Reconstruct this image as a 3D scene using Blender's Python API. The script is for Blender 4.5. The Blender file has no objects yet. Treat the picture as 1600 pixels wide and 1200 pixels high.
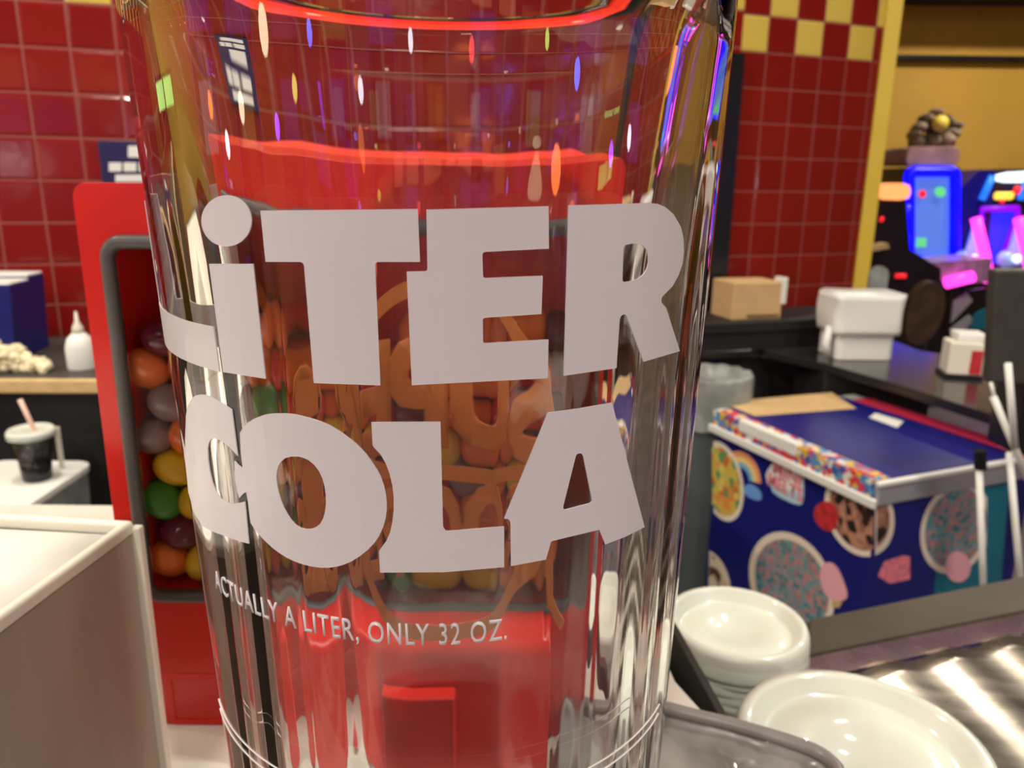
import bpy, bmesh, math, random
from mathutils import Vector, Matrix
from mathutils.geometry import tessellate_polygon
random.seed(7)
S = bpy.context.scene
COL = S.collection
PI = math.pi

# ------------------------------------------------------------------ camera
CZ = 1.135                      # lens height above the floor
F = 1203.0                      # focal length in pixels of the 1600 wide frame
PITCH, ROLL = math.radians(14.5), math.radians(0.65)
FWD = Vector((0, math.cos(PITCH), -math.sin(PITCH)))
_r = Vector((1, 0, 0)); _u = _r.cross(FWD)
RIGHT = math.cos(ROLL) * _r + math.sin(ROLL) * _u
UP = -math.sin(ROLL) * _r + math.cos(ROLL) * _u
CAMP = Vector((0, 0, CZ))
cd = bpy.data.cameras.new('camera'); cam = bpy.data.objects.new('camera', cd); COL.objects.link(cam)
cam.matrix_world = Matrix.Translation(CAMP) @ Matrix((RIGHT, UP, -FWD)).transposed().to_4x4()
cd.sensor_width = 36; cd.lens = F * 36 / 1600; cd.clip_start = 0.01
cd.dof.use_dof = True; cd.dof.focus_distance = 0.112; cd.dof.aperture_fstop = 38
S.camera = cam

# ------------------------------------------------------------------ view, world
S.view_settings.view_transform = 'Standard'; S.view_settings.look = 'None'
S.view_settings.gamma = 1; S.view_settings.use_curve_mapping = False
S.view_settings.exposure = 0.0
w = bpy.data.worlds.new('world'); S.world = w; w.use_nodes = True
w.node_tree.nodes['Background'].inputs[0].default_value = (0.03, 0.025, 0.03, 1)
w.node_tree.nodes['Background'].inputs[1].default_value = 1.0
S.cycles.max_bounces = 14; S.cycles.transmission_bounces = 12; S.cycles.glossy_bounces = 6
S.cycles.diffuse_bounces = 3; S.cycles.transparent_max_bounces = 12
S.cycles.sample_clamp_indirect = 4.0; S.cycles.use_denoising = True
S.cycles.caustics_refractive = True; S.cycles.caustics_reflective = True

# ceiling lamps: position x, y; power
LAMPS = [(-1.5, 0.2, 26), (1.1, 0.3, 26), (-0.4, -1.6, 40), (1.9, 2.6, 18), (-2.4, -3.6, 80),
         (2.3, -3.4, 80), (-0.75, 1.15, 22), (3.2, 4.3, 55), (1.0, 1.25, 8), (-3.6, 0.9, 70)]  # last lamp added only to brighten the left mustard wall
LAMP_Z = 1.72                   # above the lens

# ------------------------------------------------------------------ projection helpers (real points at real distances)
def ray(px, py):
    return (FWD * F + RIGHT * (px - 800) - UP * (py - 600)).normalized()
def at(px, py, y):
    d = ray(px, py); return CAMP + d * (y / d.y)
def atz(px, py, z):             # z relative to the lens
    d = ray(px, py); return CAMP + d * (z / d.z)
def onplane(px, py, p0, n):
    d = ray(px, py); return CAMP + d * ((p0 - CAMP).dot(n) / d.dot(n))

# ------------------------------------------------------------------ materials
def nodes_of(name):
    m = bpy.data.materials.new(name); m.use_nodes = True
    return m, m.node_tree, m.node_tree.nodes['Principled BSDF']
def mat(name, c, rough=0.5, metal=0.0, coat=0.0, emit=None, es=0.0, trans=0.0, ior=1.45, spec=0.5, var=0.0, vscale=20, sss=0.0, bump=0.0, bscale=200):
    m, t, b = nodes_of(name)
    b.inputs['Base Color'].default_value = (*c, 1); b.inputs['Roughness'].default_value = rough
    b.inputs['Metallic'].default_value = metal; b.inputs['Coat Weight'].default_value = coat
    b.inputs['Coat Roughness'].default_value = 0.05
    b.inputs['Transmission Weight'].default_value = trans; b.inputs['IOR'].default_value = ior
    b.inputs['Specular IOR Level'].default_value = spec
    if sss: b.inputs['Subsurface Weight'].default_value = sss; b.inputs['Subsurface Radius'].default_value = (.01, .01, .01)
    if emit: b.inputs['Emission Color'].default_value = (*emit, 1); b.inputs['Emission Strength'].default_value = es
    if var or bump:
        tc = t.nodes.new('ShaderNodeTexCoord'); n = t.nodes.new('ShaderNodeTexNoise'); n.inputs['Scale'].default_value = vscale
        t.links.new(tc.outputs['Object'], n.inputs['Vector'])
        if var:
            r = t.nodes.new('ShaderNodeValToRGB')
            r.color_ramp.elements[0].color = (*[max(0, x * (1 - var)) for x in c], 1); r.color_ramp.elements[0].position = .3
            r.color_ramp.elements[1].color = (*[min(1, x * (1 + var)) for x in c], 1); r.color_ramp.elements[1].position = .7
            t.links.new(n.outputs['Fac'], r.inputs['Fac']); t.links.new(r.outputs['Color'], b.inputs['Base Color'])
        if bump:
            n2 = t.nodes.new('ShaderNodeTexNoise'); n2.inputs['Scale'].default_value = bscale
            t.links.new(tc.outputs['Object'], n2.inputs['Vector'])
            bp = t.nodes.new('ShaderNodeBump'); bp.inputs['Strength'].default_value = bump; bp.inputs['Distance'].default_value = 0.002
            t.links.new(n2.outputs['Fac'], bp.inputs['Height']); t.links.new(bp.outputs['Normal'], b.inputs['Normal'])
    return m
def mth(t, op, a, b=None):
    n = t.nodes.new('ShaderNodeMath'); n.operation = op
    for i, v in enumerate((a, b)):
        if v is None: continue
        if isinstance(v, (int, float)): n.inputs[i].default_value = v
        else: t.links.new(v, n.inputs[i])
    return n.outputs[0]
def mixc(t, f, a, b):
    n = t.nodes.new('ShaderNodeMix'); n.data_type = 'RGBA'
    if isinstance(f, (int, float)): n.inputs[0].default_value = f
    else: t.links.new(f, n.inputs[0])
    for i, v in ((6, a), (7, b)):
        if isinstance(v, tuple): n.inputs[i].default_value = (*v, 1)
        else: t.links.new(v, n.inputs[i])
    return n.outputs[2]
TILE = 0.095
def tile_mat(name, x_off, check_from):
    """glossy red tile with pale grout; yellow and red checker rows above check_from (lens-relative height)"""
    m, t, b = nodes_of(name)
    tc = t.nodes.new('ShaderNodeTexCoord'); sp = t.nodes.new('ShaderNodeSeparateXYZ'); t.links.new(tc.outputs['Object'], sp.inputs[0])
    u = mth(t, 'DIVIDE', mth(t, 'ADD', sp.outputs[0], x_off), TILE)
    v = mth(t, 'DIVIDE', mth(t, 'SUBTRACT', sp.outputs[2], check_from), TILE)
    fu, fv = mth(t, 'FRACT', u), mth(t, 'FRACT', v); iu, iv = mth(t, 'FLOOR', u), mth(t, 'FLOOR', v)
    g = 0.022
    ed = mth(t, 'MINIMUM', mth(t, 'MINIMUM', fu, mth(t, 'SUBTRACT', 1.0, fu)), mth(t, 'MINIMUM', fv, mth(t, 'SUBTRACT', 1.0, fv)))
    grout = mth(t, 'LESS_THAN', ed, g)
    chk = mth(t, 'FLOORED_MODULO', mth(t, 'ADD', iu, iv), 2.0)
    chk = mth(t, 'MULTIPLY', chk, mth(t, 'GREATER_THAN', v, 0.0))
    wn = t.nodes.new('ShaderNodeTexWhiteNoise'); cv = t.nodes.new('ShaderNodeCombineXYZ')
    t.links.new(iu, cv.inputs[0]); t.links.new(iv, cv.inputs[1]); t.links.new(cv.outputs[0], wn.inputs['Vector'])
    red = mixc(t, wn.outputs['Value'], (0.21, 0.009, 0.008), (0.25, 0.012, 0.009))
    c = mixc(t, chk, red, (0.70, 0.52, 0.10))
    c = mixc(t, grout, c, (0.27, 0.075, 0.06))
    t.links.new(c, b.inputs['Base Color'])
    t.links.new(mth(t, 'ADD', mth(t, 'MULTIPLY', grout, 0.5), 0.12), b.inputs['Roughness'])
    bp = t.nodes.new('ShaderNodeBump'); bp.inputs['Strength'].default_value = 0.35; bp.inputs['Distance'].default_value = 0.004
    n = t.nodes.new('ShaderNodeTexNoise'); n.inputs['Scale'].default_value = 14; t.links.new(tc.outputs['Object'], n.inputs['Vector'])
    hh = mth(t, 'ADD', mth(t, 'MINIMUM', mth(t, 'MULTIPLY', ed, 12.0), 1.0), mth(t, 'MULTIPLY', n.outputs['Fac'], 0.5))
    t.links.new(hh, bp.inputs['Height']); t.links.new(bp.outputs['Normal'], b.inputs['Normal'])
    return m
def brushed(name, c, rough=0.3, axis=2, metal=1.0, amt=0.25, sc=60):
    m, t, b = nodes_of(name)
    tc = t.nodes.new('ShaderNodeTexCoord'); mp = t.nodes.new('ShaderNodeMapping'); s = [sc, sc, sc]; s[axis] = sc / 40
    mp.inputs['Scale'].default_value = s; n = t.nodes.new('ShaderNodeTexNoise'); n.inputs['Scale'].default_value = 1.0; n.inputs['Detail'].default_value = 4
    t.links.new(tc.outputs['Object'], mp.inputs['Vector']); t.links.new(mp.outputs[0], n.inputs['Vector'])
    col = mixc(t, n.outputs['Fac'], tuple(x * (1 - amt) for x in c), tuple(min(1, x * (1 + amt)) for x in c))
    t.links.new(col, b.inputs['Base Color']); b.inputs['Metallic'].default_value = metal
    t.links.new(mth(t, 'ADD', mth(t, 'MULTIPLY', n.outputs['Fac'], 0.15), rough - .07), b.inputs['Roughness'])
    return m
def beads(name, cols, scale, rough=.5):
    """small beads of several colours packed together"""
    m, t, b = nodes_of(name)
    tc = t.nodes.new('ShaderNodeTexCoord'); v = t.nodes.new('ShaderNodeTexVoronoi'); v.inputs['Scale'].default_value = scale
    t.links.new(tc.outputs['Object'], v.inputs['Vector'])
    sp = t.nodes.new('ShaderNodeSeparateColor'); t.links.new(v.outputs['Color'], sp.inputs[0])
    r = t.nodes.new('ShaderNodeValToRGB'); r.color_ramp.interpolation = 'CONSTANT'
    el = r.color_ramp.elements
    while len(el) < len(cols): el.new(0.5)
    for i, c in enumerate(cols): el[i].position = i / len(cols); el[i].color = (*c, 1)
    t.links.new(sp.outputs[0], r.inputs[0]); t.links.new(r.outputs[0], b.inputs['Base Color']); b.inputs['Roughness'].default_value = rough
    return m

M = dict(
    glass=mat('clear_glass', (1, 1, 1), 0.0, trans=1.0, ior=1.50),
    ink=mat('white_ink', (0.74, 0.70, 0.745), 0.35, coat=0.35),
    orange_ink=mat('orange_ink', (0.95, 0.27, 0.05), 0.4),
    etched=mat('etched_line', (0.75, 0.70, 0.70), 0.4),
    red=mat('red_enamel', (0.68, 0.020, 0.012), 0.27, coat=0.1),
    orange_trim=mat('orange_trim', (0.45, 0.05, 0.015), 0.35),
    red_dark=mat('red_liner', (0.75, 0.025, 0.015), 0.4),
    gasket=mat('grey_gasket', (0.10, 0.095, 0.09), 0.4, var=.15),
    pane=mat('window_pane', (1, 1, 1), 0.03, trans=1.0, ior=1.1),
    worktop=mat('pale_worktop', (0.60, 0.60, 0.54), 0.3, var=.06, vscale=40),
    cream=mat('cream_plastic', (0.80, 0.77, 0.66), 0.4),
    paper=mat('white_paper', (0.85, 0.83, 0.78), 0.7, bump=.3, bscale=60),
    steel_v=brushed('brushed_steel_upright', (0.40, 0.345, 0.28), .6, 2, .25, .25, 60),
    steel=brushed('stainless_steel', (0.66, 0.59, 0.50), .27, 0, 1.0, .12, 120),
    steel_dull=mat('dull_steel', (0.052, 0.042, 0.030), .55, spec=.2, var=.2),
    black=mat('black_laminate', (0.012, 0.012, 0.013), 0.25),
    black_gloss=mat('black_glossy_top', (0.02, 0.02, 0.022), 0.16),
    black_matt=mat('black_matt', (0.013, 0.013, 0.013), 0.6),
    charcoal=mat('charcoal_panel', (0.05, 0.046, 0.042), 0.5, var=.2),
    wood=mat('pale_wood_edge', (0.62, 0.43, 0.20), 0.4, var=.12, vscale=30),
    mustard=mat('mustard_paint', (0.56, 0.32, 0.045), 0.7, var=.05, vscale=3),
    yellow=mat('yellow_paint', (0.72, 0.52, 0.06), 0.45),
    floor=mat('dark_floor', (0.10, 0.085, 0.085), 0.35, var=.3, vscale=5),
    ceil=mat('dark_ceiling', (0.06, 0.045, 0.05), 0.8, var=.2),
    purple=mat('purple_wall', (0.40, 0.22, 0.30), 0.7, var=.2, vscale=3),
    navy=mat('navy_card', (0.012, 0.016, 0.16), 0.35),
    navy_dark=mat('navy_sign', (0.02, 0.02, 0.085), 0.3),
    white=mat('white_plastic', (0.82, 0.83, 0.79), 0.35),
    lid=mat('milky_lid_plastic', (0.64, 0.69, 0.61), 0.4, coat=.5),
    grey_plastic=mat('smoke_grey_plastic', (0.20, 0.19, 0.18), 0.3, var=.5, vscale=45, coat=.3),
    grey_rim=mat('grey_rim', (0.20, 0.185, 0.18), 0.3),
    bag=mat('grey_bin_liner', (0.24, 0.26, 0.25), 0.35, var=.35, vscale=18, bump=.6, bscale=25),
    bin=mat('grey_green_bin', (0.09, 0.11, 0.115), 0.5),
    freezer=mat('navy_vinyl', (0.010, 0.013, 0.17), 0.3),
    teal=mat('teal_vinyl', (0.01, 0.16, 0.24), 0.4),
    trim_white=mat('white_trim', (0.80, 0.82, 0.78), 0.35),
    trim_grey=mat('grey_trim', (0.33, 0.33, 0.37), 0.35),
    pink=mat('pink_print', (0.85, 0.22, 0.28), 0.5, var=.25, vscale=90),
    pink_pale=mat('pale_pink_print', (0.85, 0.42, 0.50), 0.5),
    hotpink=mat('hot_pink_print', (0.90, 0.05, 0.12), 0.4),
    skyblue=mat('pale_blue_print', (0.45, 0.70, 0.80), 0.5),
    midblue=mat('mid_blue_print', (0.15, 0.35, 0.75), 0.5),
    rbw1=mat('rainbow_orange', (0.85, 0.35, 0.15), .5), rbw2=mat('rainbow_yellow', (0.85, 0.65, 0.25), .5), rbw3=mat('rainbow_blue', (0.2, 0.45, 0.65), .5),
    bowl=mat('cream_bowl_print', (0.82, 0.72, 0.60), 0.5),
    kraft=mat('kraft_card', (0.62, 0.42, 0.20), 0.7, var=.06),
    cherry=mat('cherry_print', (0.50, 0.03, 0.035), 0.5, var=.3, vscale=60),
    beads_blue=beads('blue_pink_beads', [(0.10, 0.30, 0.33), (0.36, 0.20, 0.22), (0.22, 0.30, 0.34), (0.50, 0.24, 0.22), (0.05, 0.20, 0.24), (0.30, 0.26, 0.30)], 105),
    beads_rbw=beads('rainbow_beads', [(0.65, 0.45, 0.08), (0.60, 0.15, 0.03), (0.60, 0.50, 0.10), (0.12, 0.30, 0.12), (0.75, 0.28, 0.06), (0.70, 0.60, 0.15)], 60),
    beads_choc=beads('chocolate_beads', [(0.40, 0.18, 0.12), (0.03, 0.015, 0.012), (0.48, 0.24, 0.16), (0.30, 0.13, 0.09), (0.36, 0.17, 0.11), (0.02, 0.012, 0.01)], 60),
    beads_cookie=beads('cookie_beads', [(0.75, 0.55, 0.35), (0.12, 0.06, 0.03), (0.80, 0.68, 0.5)], 40),
    confetti=beads('confetti_trim', [(0.65, 0.03, 0.04), (0.05, 0.10, 0.40), (0.70, 0.45, 0.05), (0.75, 0.75, 0.72), (0.60, 0.05, 0.12), (0.08, 0.30, 0.55)], 85),
    cola=mat('cola', (0.22, 0.07, 0.025), 0.1, coat=.5, var=.7, vscale=60),
    foam=mat('tan_foam', (0.50, 0.36, 0.20), 0.4, var=.3, vscale=60),
    straw=mat('pale_pink_straw', (0.85, 0.55, 0.45), 0.4),
    popcorn=mat('popcorn', (0.86, 0.74, 0.50), 0.7, var=.25, vscale=60),
    neon_blue=mat('blue_neon', (0.0, 0.0, 0.3), 0.4, emit=(0.0, 0.0, 1.0), es=3.0),
    neon_pink=mat('pink_neon', (0.3, 0.0, 0.2), 0.4, emit=(1.0, 0.05, 0.62), es=2.4),
    neon_violet=mat('violet_neon', (0.1, 0.0, 0.2), 0.4, emit=(0.22, 0.0, 0.75), es=1.2),
    neon_red=mat('red_lamp', (0.3, 0.0, 0.0), 0.4, emit=(1.0, 0.02, 0.03), es=1.2),
    neon_orange=mat('orange_lit_sign', (0.5, 0.2, 0.05), 0.4, emit=(1.0, 0.30, 0.10), es=1.6, var=.3),
    neon_yellow=mat('yellow_lamp', (0.4, 0.3, 0.05), 0.4, emit=(1.0, 0.65, 0.06), es=1.4),
    neon_sky=mat('sky_blue_lamp', (0.0, 0.1, 0.4), 0.4, emit=(0.02, 0.20, 1.0), es=1.1),
    neon_white=mat('white_lit_sign', (0.5, 0.5, 0.5), 0.4, emit=(0.75, 0.9, 1.0), es=1.8),
    neon_green=mat('green_lit_sign', (0.2, 0.5, 0.1), 0.4, emit=(0.45, 1.0, 0.25), es=5.0),
    screen_blue=mat('blue_lit_panel', (0.02, 0.02, 0.3), 0.4, emit=(0.015, 0.02, 1.0), es=.9),
    screen=mat('hazy_blue_screen', (0.05, 0.1, 0.3), 0.3, emit=(0.10, 0.20, 0.72), es=.8),
    screen_green=mat('green_screen_mark', (0.05, 0.3, 0.1), 0.3, emit=(0.15, 0.75, 0.25), es=.8),
    cab_blue=mat('deep_blue_cabinet', (0.005, 0.005, 0.16), 0.3),
    cab_black=mat('black_cabinet', (0.012, 0.008, 0.014), 0.35),
    cab_deck=mat('lilac_deck', (0.35, 0.2, 0.35), 0.3, var=.3),
    pale_globe=mat('pale_blue_globe', (0.35, 0.5, 0.75), 0.25, emit=(0.25, 0.42, 1.0), es=.35),
    trophy=mat('carved_topper', (0.20, 0.14, 0.10), 0.6, var=.6, vscale=9),
    trophy_base=mat('mauve_topper_base', (0.30, 0.16, 0.16), 0.6, var=.3, vscale=8),
    brown=mat('brown_leather', (0.06, 0.034, 0.018), 0.4, var=.3),
    mesh=None, lamp=None)
_t = M['ink'].node_tree; _b = _t.nodes['Principled BSDF']; _mx = _t.nodes.new('ShaderNodeMixShader'); _tr = _t.nodes.new('ShaderNodeBsdfTransparent')
_mx.inputs[0].default_value = .14; _t.links.new(_b.outputs[0], _mx.inputs[1]); _t.links.new(_tr.outputs[0], _mx.inputs[2])
_t.links.new(_mx.outputs[0], _t.nodes['Material Output'].inputs['Surface'])
M['lamp'] = mat('lit_lamp_disc', (1, 1, 1), 0.5, emit=(1.0, 0.88, 0.70), es=14)

# ------------------------------------------------------------------ mesh helpers
def link(name, me, m=None, parent=None, smooth=False, loc=None):
    o = bpy.data.objects.new(name, me); COL.objects.link(o)
    if m is not None: me.materials.append(m)
    if smooth:
        for p in me.polygons: p.use_smooth = True
    if parent is not None: o.parent = parent
    if loc is not None: o.location = loc
    return o
def obj(name, bm, m, parent=None, smooth=False, bevel=0, bseg=3, loc=None, angle=40):
    bmesh.ops.recalc_face_normals(bm, faces=bm.faces[:])
    me = bpy.data.meshes.new(name); bm.to_mesh(me); bm.free()
    o = link(name, me, m, parent, smooth, loc)
    if bevel:
        md = o.modifiers.new('bevel', 'BEVEL'); md.width = bevel; md.segments = bseg; md.limit_method = 'ANGLE'; md.angle_limit = math.radians(angle)
        for p in me.polygons: p.use_smooth = True
        if hasattr(md, 'harden_normals'): md.harden_normals = True
    return o
def tag(o, label=None, cat=None, group=None, kind=None):
    if label: o['label'] = label
    if cat: o['category'] = cat
    if group: o['group'] = group
    if kind: o['kind'] = kind
    return o
def thing(name, label, cat, loc=(0, 0, 0), rz=0, group=None):
    o = bpy.data.objects.new(name, None); COL.objects.link(o); o.location = loc; o.rotation_euler = (0, 0, rz); o.empty_display_size = .02
    return tag(o, label, cat, group)
def box(bm, x0, x1, y0, y1, z0, z1):
    v = [bm.verts.new((x, y, z)) for x in (x0, x1) for y in (y0, y1) for z in (z0, z1)]
    for f in ((0, 1, 3, 2), (4, 6, 7, 5), (0, 4, 5, 1), (2, 3, 7, 6), (0, 2, 6, 4), (1, 5, 7, 3)): bm.faces.new([v[i] for i in f])
    return bm
def lathe(bm, prof, n=64, cx=0, cy=0, closed=False):
    rings = []
    for r, z in prof:
        if r < 1e-6: rings.append([bm.verts.new((cx, cy, z))])
        else: rings.append([bm.verts.new((cx + r * math.cos(2 * PI * i / n), cy + r * math.sin(2 * PI * i / n), z)) for i in range(n)])
    pairs = list(zip(rings, rings[1:])) + ([(rings[-1], rings[0])] if closed else [])
    for a, b in pairs:
        for i in range(n):
            j = (i + 1) % n
            if len(a) == 1 and len(b) == 1: continue
            if len(a) == 1: bm.faces.new((a[0], b[i], b[j]))
            elif len(b) == 1: bm.faces.new((a[i], a[j], b[0]))
            else: bm.faces.new((a[i], a[j], b[j], b[i]))
    return bm
def tube(bm, pts, r, n=10, closed=False, cap=True):
    pts = [Vector(p) for p in pts]; N = len(pts); rings = []
    prev = None
    for i, p in enumerate(pts):
        a = pts[(i - 1) % N] if (closed or i > 0) else p
        b = pts[(i + 1) % N] if (closed or i < N - 1) else p
        t = (b - a).normalized()
        if prev is None:
            q = Vector((0, 0, 1)) if abs(t.z) < .9 else Vector((1, 0, 0)); s = t.cross(q).normalized()
        else: s = (prev - t * prev.dot(t)).normalized()
        prev = s; u = t.cross(s)
        rr = r[i] if isinstance(r, (list, tuple)) else r
        rings.append([bm.verts.new(p + rr * (math.cos(2 * PI * k / n) * s + math.sin(2 * PI * k / n) * u)) for k in range(n)])
    pr = list(zip(rings, rings[1:])) + ([(rings[-1], rings[0])] if closed else [])
    for a, b in pr:
        for k in range(n): bm.faces.new((a[k], a[(k + 1) % n], b[(k + 1) % n], b[k]))
    if cap and not closed: bm.faces.new(rings[0]); bm.faces.new(rings[-1])
    return bm
def prism(bm, loops, ext):
    """loops: list of 3D loops (first the outline, then holes) in one plane; ext: extrusion vector"""
    loops = [[Vector(p) for p in l] for l in loops]
    flat = [p for l in loops for p in l]
    tris = tessellate_polygon(loops)
    a = [bm.verts.new(p) for p in flat]; b = [bm.verts.new(p + ext) for p in flat]
    for t in tris:
        try: bm.faces.new([a[i] for i in t]); bm.faces.new([b[i] for i in reversed(t)])
        except ValueError: pass
    k = 0
    for l in loops:
        n = len(l)
        for i in range(n):
            j = (i + 1) % n
            bm.faces.new((a[k + i], a[k + j], b[k + j], b[k + i]))
        k += n
    return bm
def slab(bm, pts_xy, z0, z1):
    return prism(bm, [[(x, y, z0) for x, y in pts_xy]], Vector((0, 0, z1 - z0)))
def rrect(x0, x1, z0, z1, r, n=6):
    out = []
    for cx, cz, a0 in ((x1 - r, z1 - r, 0), (x0 + r, z1 - r, 90), (x0 + r, z0 + r, 180), (x1 - r, z0 + r, 270)):
        for i in range(n + 1):
            a = math.radians(a0 + 90 * i / n); out.append((cx + r * math.cos(a), cz + r * math.sin(a)))
    return out
def chaikin(p, it=2):
    for _ in range(it):
        q = []
        for i in range(len(p)):
            a, b = p[i], p[(i + 1) % len(p)]
            q += [tuple(.75 * x + .25 * y for x, y in zip(a, b)), tuple(.25 * x + .75 * y for x, y in zip(a, b))]
        p = q
    return p
def blob(bm, c, rx, ry, rz, u=16, v=10, jit=0, rot=None):
    r = bmesh.ops.create_uvsphere(bm, u_segments=u, v_segments=v, radius=1)
    R = rot or Matrix.Identity(3)
    for q in r['verts']:
        k = 1 + random.uniform(-jit, jit); q.co = Vector(c) + R @ Vector((q.co.x * rx * k, q.co.y * ry * k, q.co.z * rz * k))
    return bm
def text_mesh(s, size=1.0, off=0.0, space=1.0):
    cu = bpy.data.curves.new('t', 'FONT'); cu.body = s; cu.size = size; cu.offset = off; cu.space_character = space; cu.resolution_u = 3
    o = bpy.data.objects.new('t', cu); COL.objects.link(o)
    dg = bpy.context.evaluated_depsgraph_get(); me = bpy.data.meshes.new_from_object(o.evaluated_get(dg))
    bpy.data.objects.remove(o); bpy.data.curves.remove(cu)
    bm = bmesh.new(); bm.from_mesh(me); bpy.data.meshes.remove(me)
    bmesh.ops.remove_doubles(bm, verts=bm.verts[:], dist=1e-5)
    return bm
def struct(name, bm, m, **k):
    return tag(obj(name, bm, m, **k), kind='structure')

# ================================================================== THE ROOM
FLOOR = 0.0; CEIL = CZ + 1.86
struct('floor', box(bmesh.new(), -4.6, 6.2, -6, 6.2, -0.1, FLOOR), M['floor'])
struct('ceiling', box(bmesh.new(), -4.6, 6.2, -6, 6.2, CEIL, CEIL + .1), M['ceil'])
struct('wall_back', box(bmesh.new(), 0.7, 6.2, 5.9, 6.0, 0, CEIL), M['mustard'])
struct('wall_west', box(bmesh.new(), -4.6, -4.5, -6, 6, 0, CEIL), M['mustard'])
struct('wall_east', box(bmesh.new(), 6.1, 6.2, -6, 6, 0, CEIL), M['mustard'])
struct('wall_south', box(bmesh.new(), -4.6, 6.2, -6.1, -6, 0, CEIL), M['purple'])
def flat_wall(name, a, b, th, m, z0=0, z1=CEIL):
    a, b = Vector(a), Vector(b); L = (b - a).length; ang = math.atan2(b.y - a.y, b.x - a.x)
    bm = box(bmesh.new(), 0, L, 0, th, z0 - CZ, z1 - CZ)
    o = obj(name, bm, m, loc=(a.x, a.y, CZ)); o.rotation_euler = (0, 0, ang); return tag(o, kind='structure'), L
# left tiled wall runs to the black corner post, the right tiled wall turns away from it
WL0, WC, WR1 = (-2.6, 1.38), (0.63, 2.32), (1.095, 2.49)
lw, LW = flat_wall('wall_left', WL0, WC, .12, tile_mat('red_wall_tile', 0.133, 0.378))
rw, RW = flat_wall('wall_right', WC, WR1, .12, tile_mat('red_wall_tile_side', 0.103, 0.370))
struct('trim_1', box(bmesh.new(), -.03, .03, -.012, .012, -1.135, .36), M['black']).location = (0.604, 2.300, CZ)
bpy.data.objects['trim_1'].rotation_euler = (0, 0, .3)
_d = Vector((WR1[0] - WC[0], WR1[1] - WC[1])).normalized()
tr = struct('trim_2', box(bmesh.new(), 0, .045, -.012, .14, -CZ, CEIL - CZ), M['yellow'], bevel=.002)
tr.location = (WR1[0], WR1[1], CZ); tr.rotation_euler = (0, 0, math.atan2(_d.y, _d.x) - .5)
struct('trim_3', box(bmesh.new(), 1.0, 6.1, 5.82, 5.9, CZ + .885, CZ + .915), M['black'])
struct('trim_4', box(bmesh.new(), .7, 6.1, 5.3, 5.9, CZ + 1.25, CEIL), M['ceil'])

# ceiling lamps
for i, (x, y, pw) in enumerate(LAMPS):
    t = thing('ceiling_lamp', ['round white ceiling lamp over the left counter', 'round white ceiling lamp over the right counter',
        'round white ceiling lamp just behind the customer', 'round white ceiling lamp by the tiled corner', 'round white ceiling lamp far behind on the left',
        'round white ceiling lamp far behind on the right', 'round white ceiling lamp near the left tiled wall', 'round white ceiling lamp before the mustard wall',
        'small round ceiling lamp over the navy freezer', 'added round white ceiling lamp brightening the left mustard wall'][i], 'lamp', (x, y, CZ + LAMP_Z), 0, 'ceiling lamps')
    obj('housing', lathe(bmesh.new(), [(0, .14), (.12, .14), (.14, 0), (.125, 0), (.11, .02), (0, .02)], 32), M['white'], t, smooth=False)
    obj('diffuser', lathe(bmesh.new(), [(0, .012), (.11, .012), (.11, .018), (0, .018)], 32), M['lamp'], t)
    ld = bpy.data.lights.new('lamp_light', 'AREA'); ld.shape = 'DISK'; ld.size = .2; ld.energy = pw; ld.color = (1.0, .91, .78)
    lo = bpy.data.objects.new('lamp_light', ld); COL.objects.link(lo); lo.location = (x, y, CZ + LAMP_Z - .005)

# ================================================================== THE GLASS
GX, GT, GD, GR, GS = -0.013957, -0.007226, 0.150, 0.050943, 0.033532   # axis x, lean, distance, radius at lens height, taper
WALL = 0.0088
R0 = 0.05
def gr(h): return GR + GS * h
def gpt(th, h, off=0.0):
    r = gr(h) + off
    return Vector((GX + GT * h + r * math.sin(th), GD - r * math.cos(th), CZ + h))
def ghit(px, py, back=False):
    """pixel -> (angle, height) on the outer surface of the glass"""
    d = ray(px, py); ax = d.x - GT * d.z; ay = d.y; bx = -GX; by = -GD; cr = GS * d.z
    A = ax * ax + ay * ay - cr * cr; B = 2 * (ax * bx + ay * by - cr * GR); C = bx * bx + by * by - GR * GR
    disc = max(0, B * B - 4 * A * C); t = (-B + (1 if back else -1) * math.sqrt(disc)) / 2 / A
    P = d * t; h = P.z
    return math.atan2(P.x - GX - GT * h, -(P.y - GD)), h
BASE = -0.185
glass = thing('drinking_glass', 'large clear tapered drinking glass printed with white lettering, standing in front of the red dispenser', 'glass', (GX + GT * BASE, GD, CZ + BASE))
def local(o, root): o.parent = root; o.matrix_parent_inverse = Matrix.Translation(-Vector(root.location)); return o
def gprof():
    TOP = 0.0335
    out = [(0, BASE), (gr(BASE) - .004, BASE), (gr(BASE) - .001, BASE + .0012), (gr(BASE + .004), BASE + .004)]
    n = 24
    for i in range(1, n): h = BASE + .004 + (TOP - .003 - BASE - .004) * i / n; out.append((gr(h), h))
    out += [(gr(TOP - .003), TOP - .003), (gr(TOP) - .0008, TOP - .0008), (gr(TOP) - .0025, TOP)]
    out += [(gr(TOP) - .0042, TOP - .001), (gr(TOP) - .0052, TOP - .004)]
    FL = -0.174
    for i in range(1, n): h = TOP - .004 + (FL + .006 - TOP + .004) * i / n; out.append((gr(h) - .0052 - (WALL - .0052) * min(1, (TOP - h) / .05), h))
    ri = gr(FL) - WALL
    out += [(ri - .0005, FL + .004), (ri - .003, FL + .001), (ri - .008, FL), (0, FL - .001)]
    return out
bm = lathe(bmesh.new(), gprof(), 288)
_ph = [random.uniform(0, 6.28) for _ in range(40)]
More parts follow.
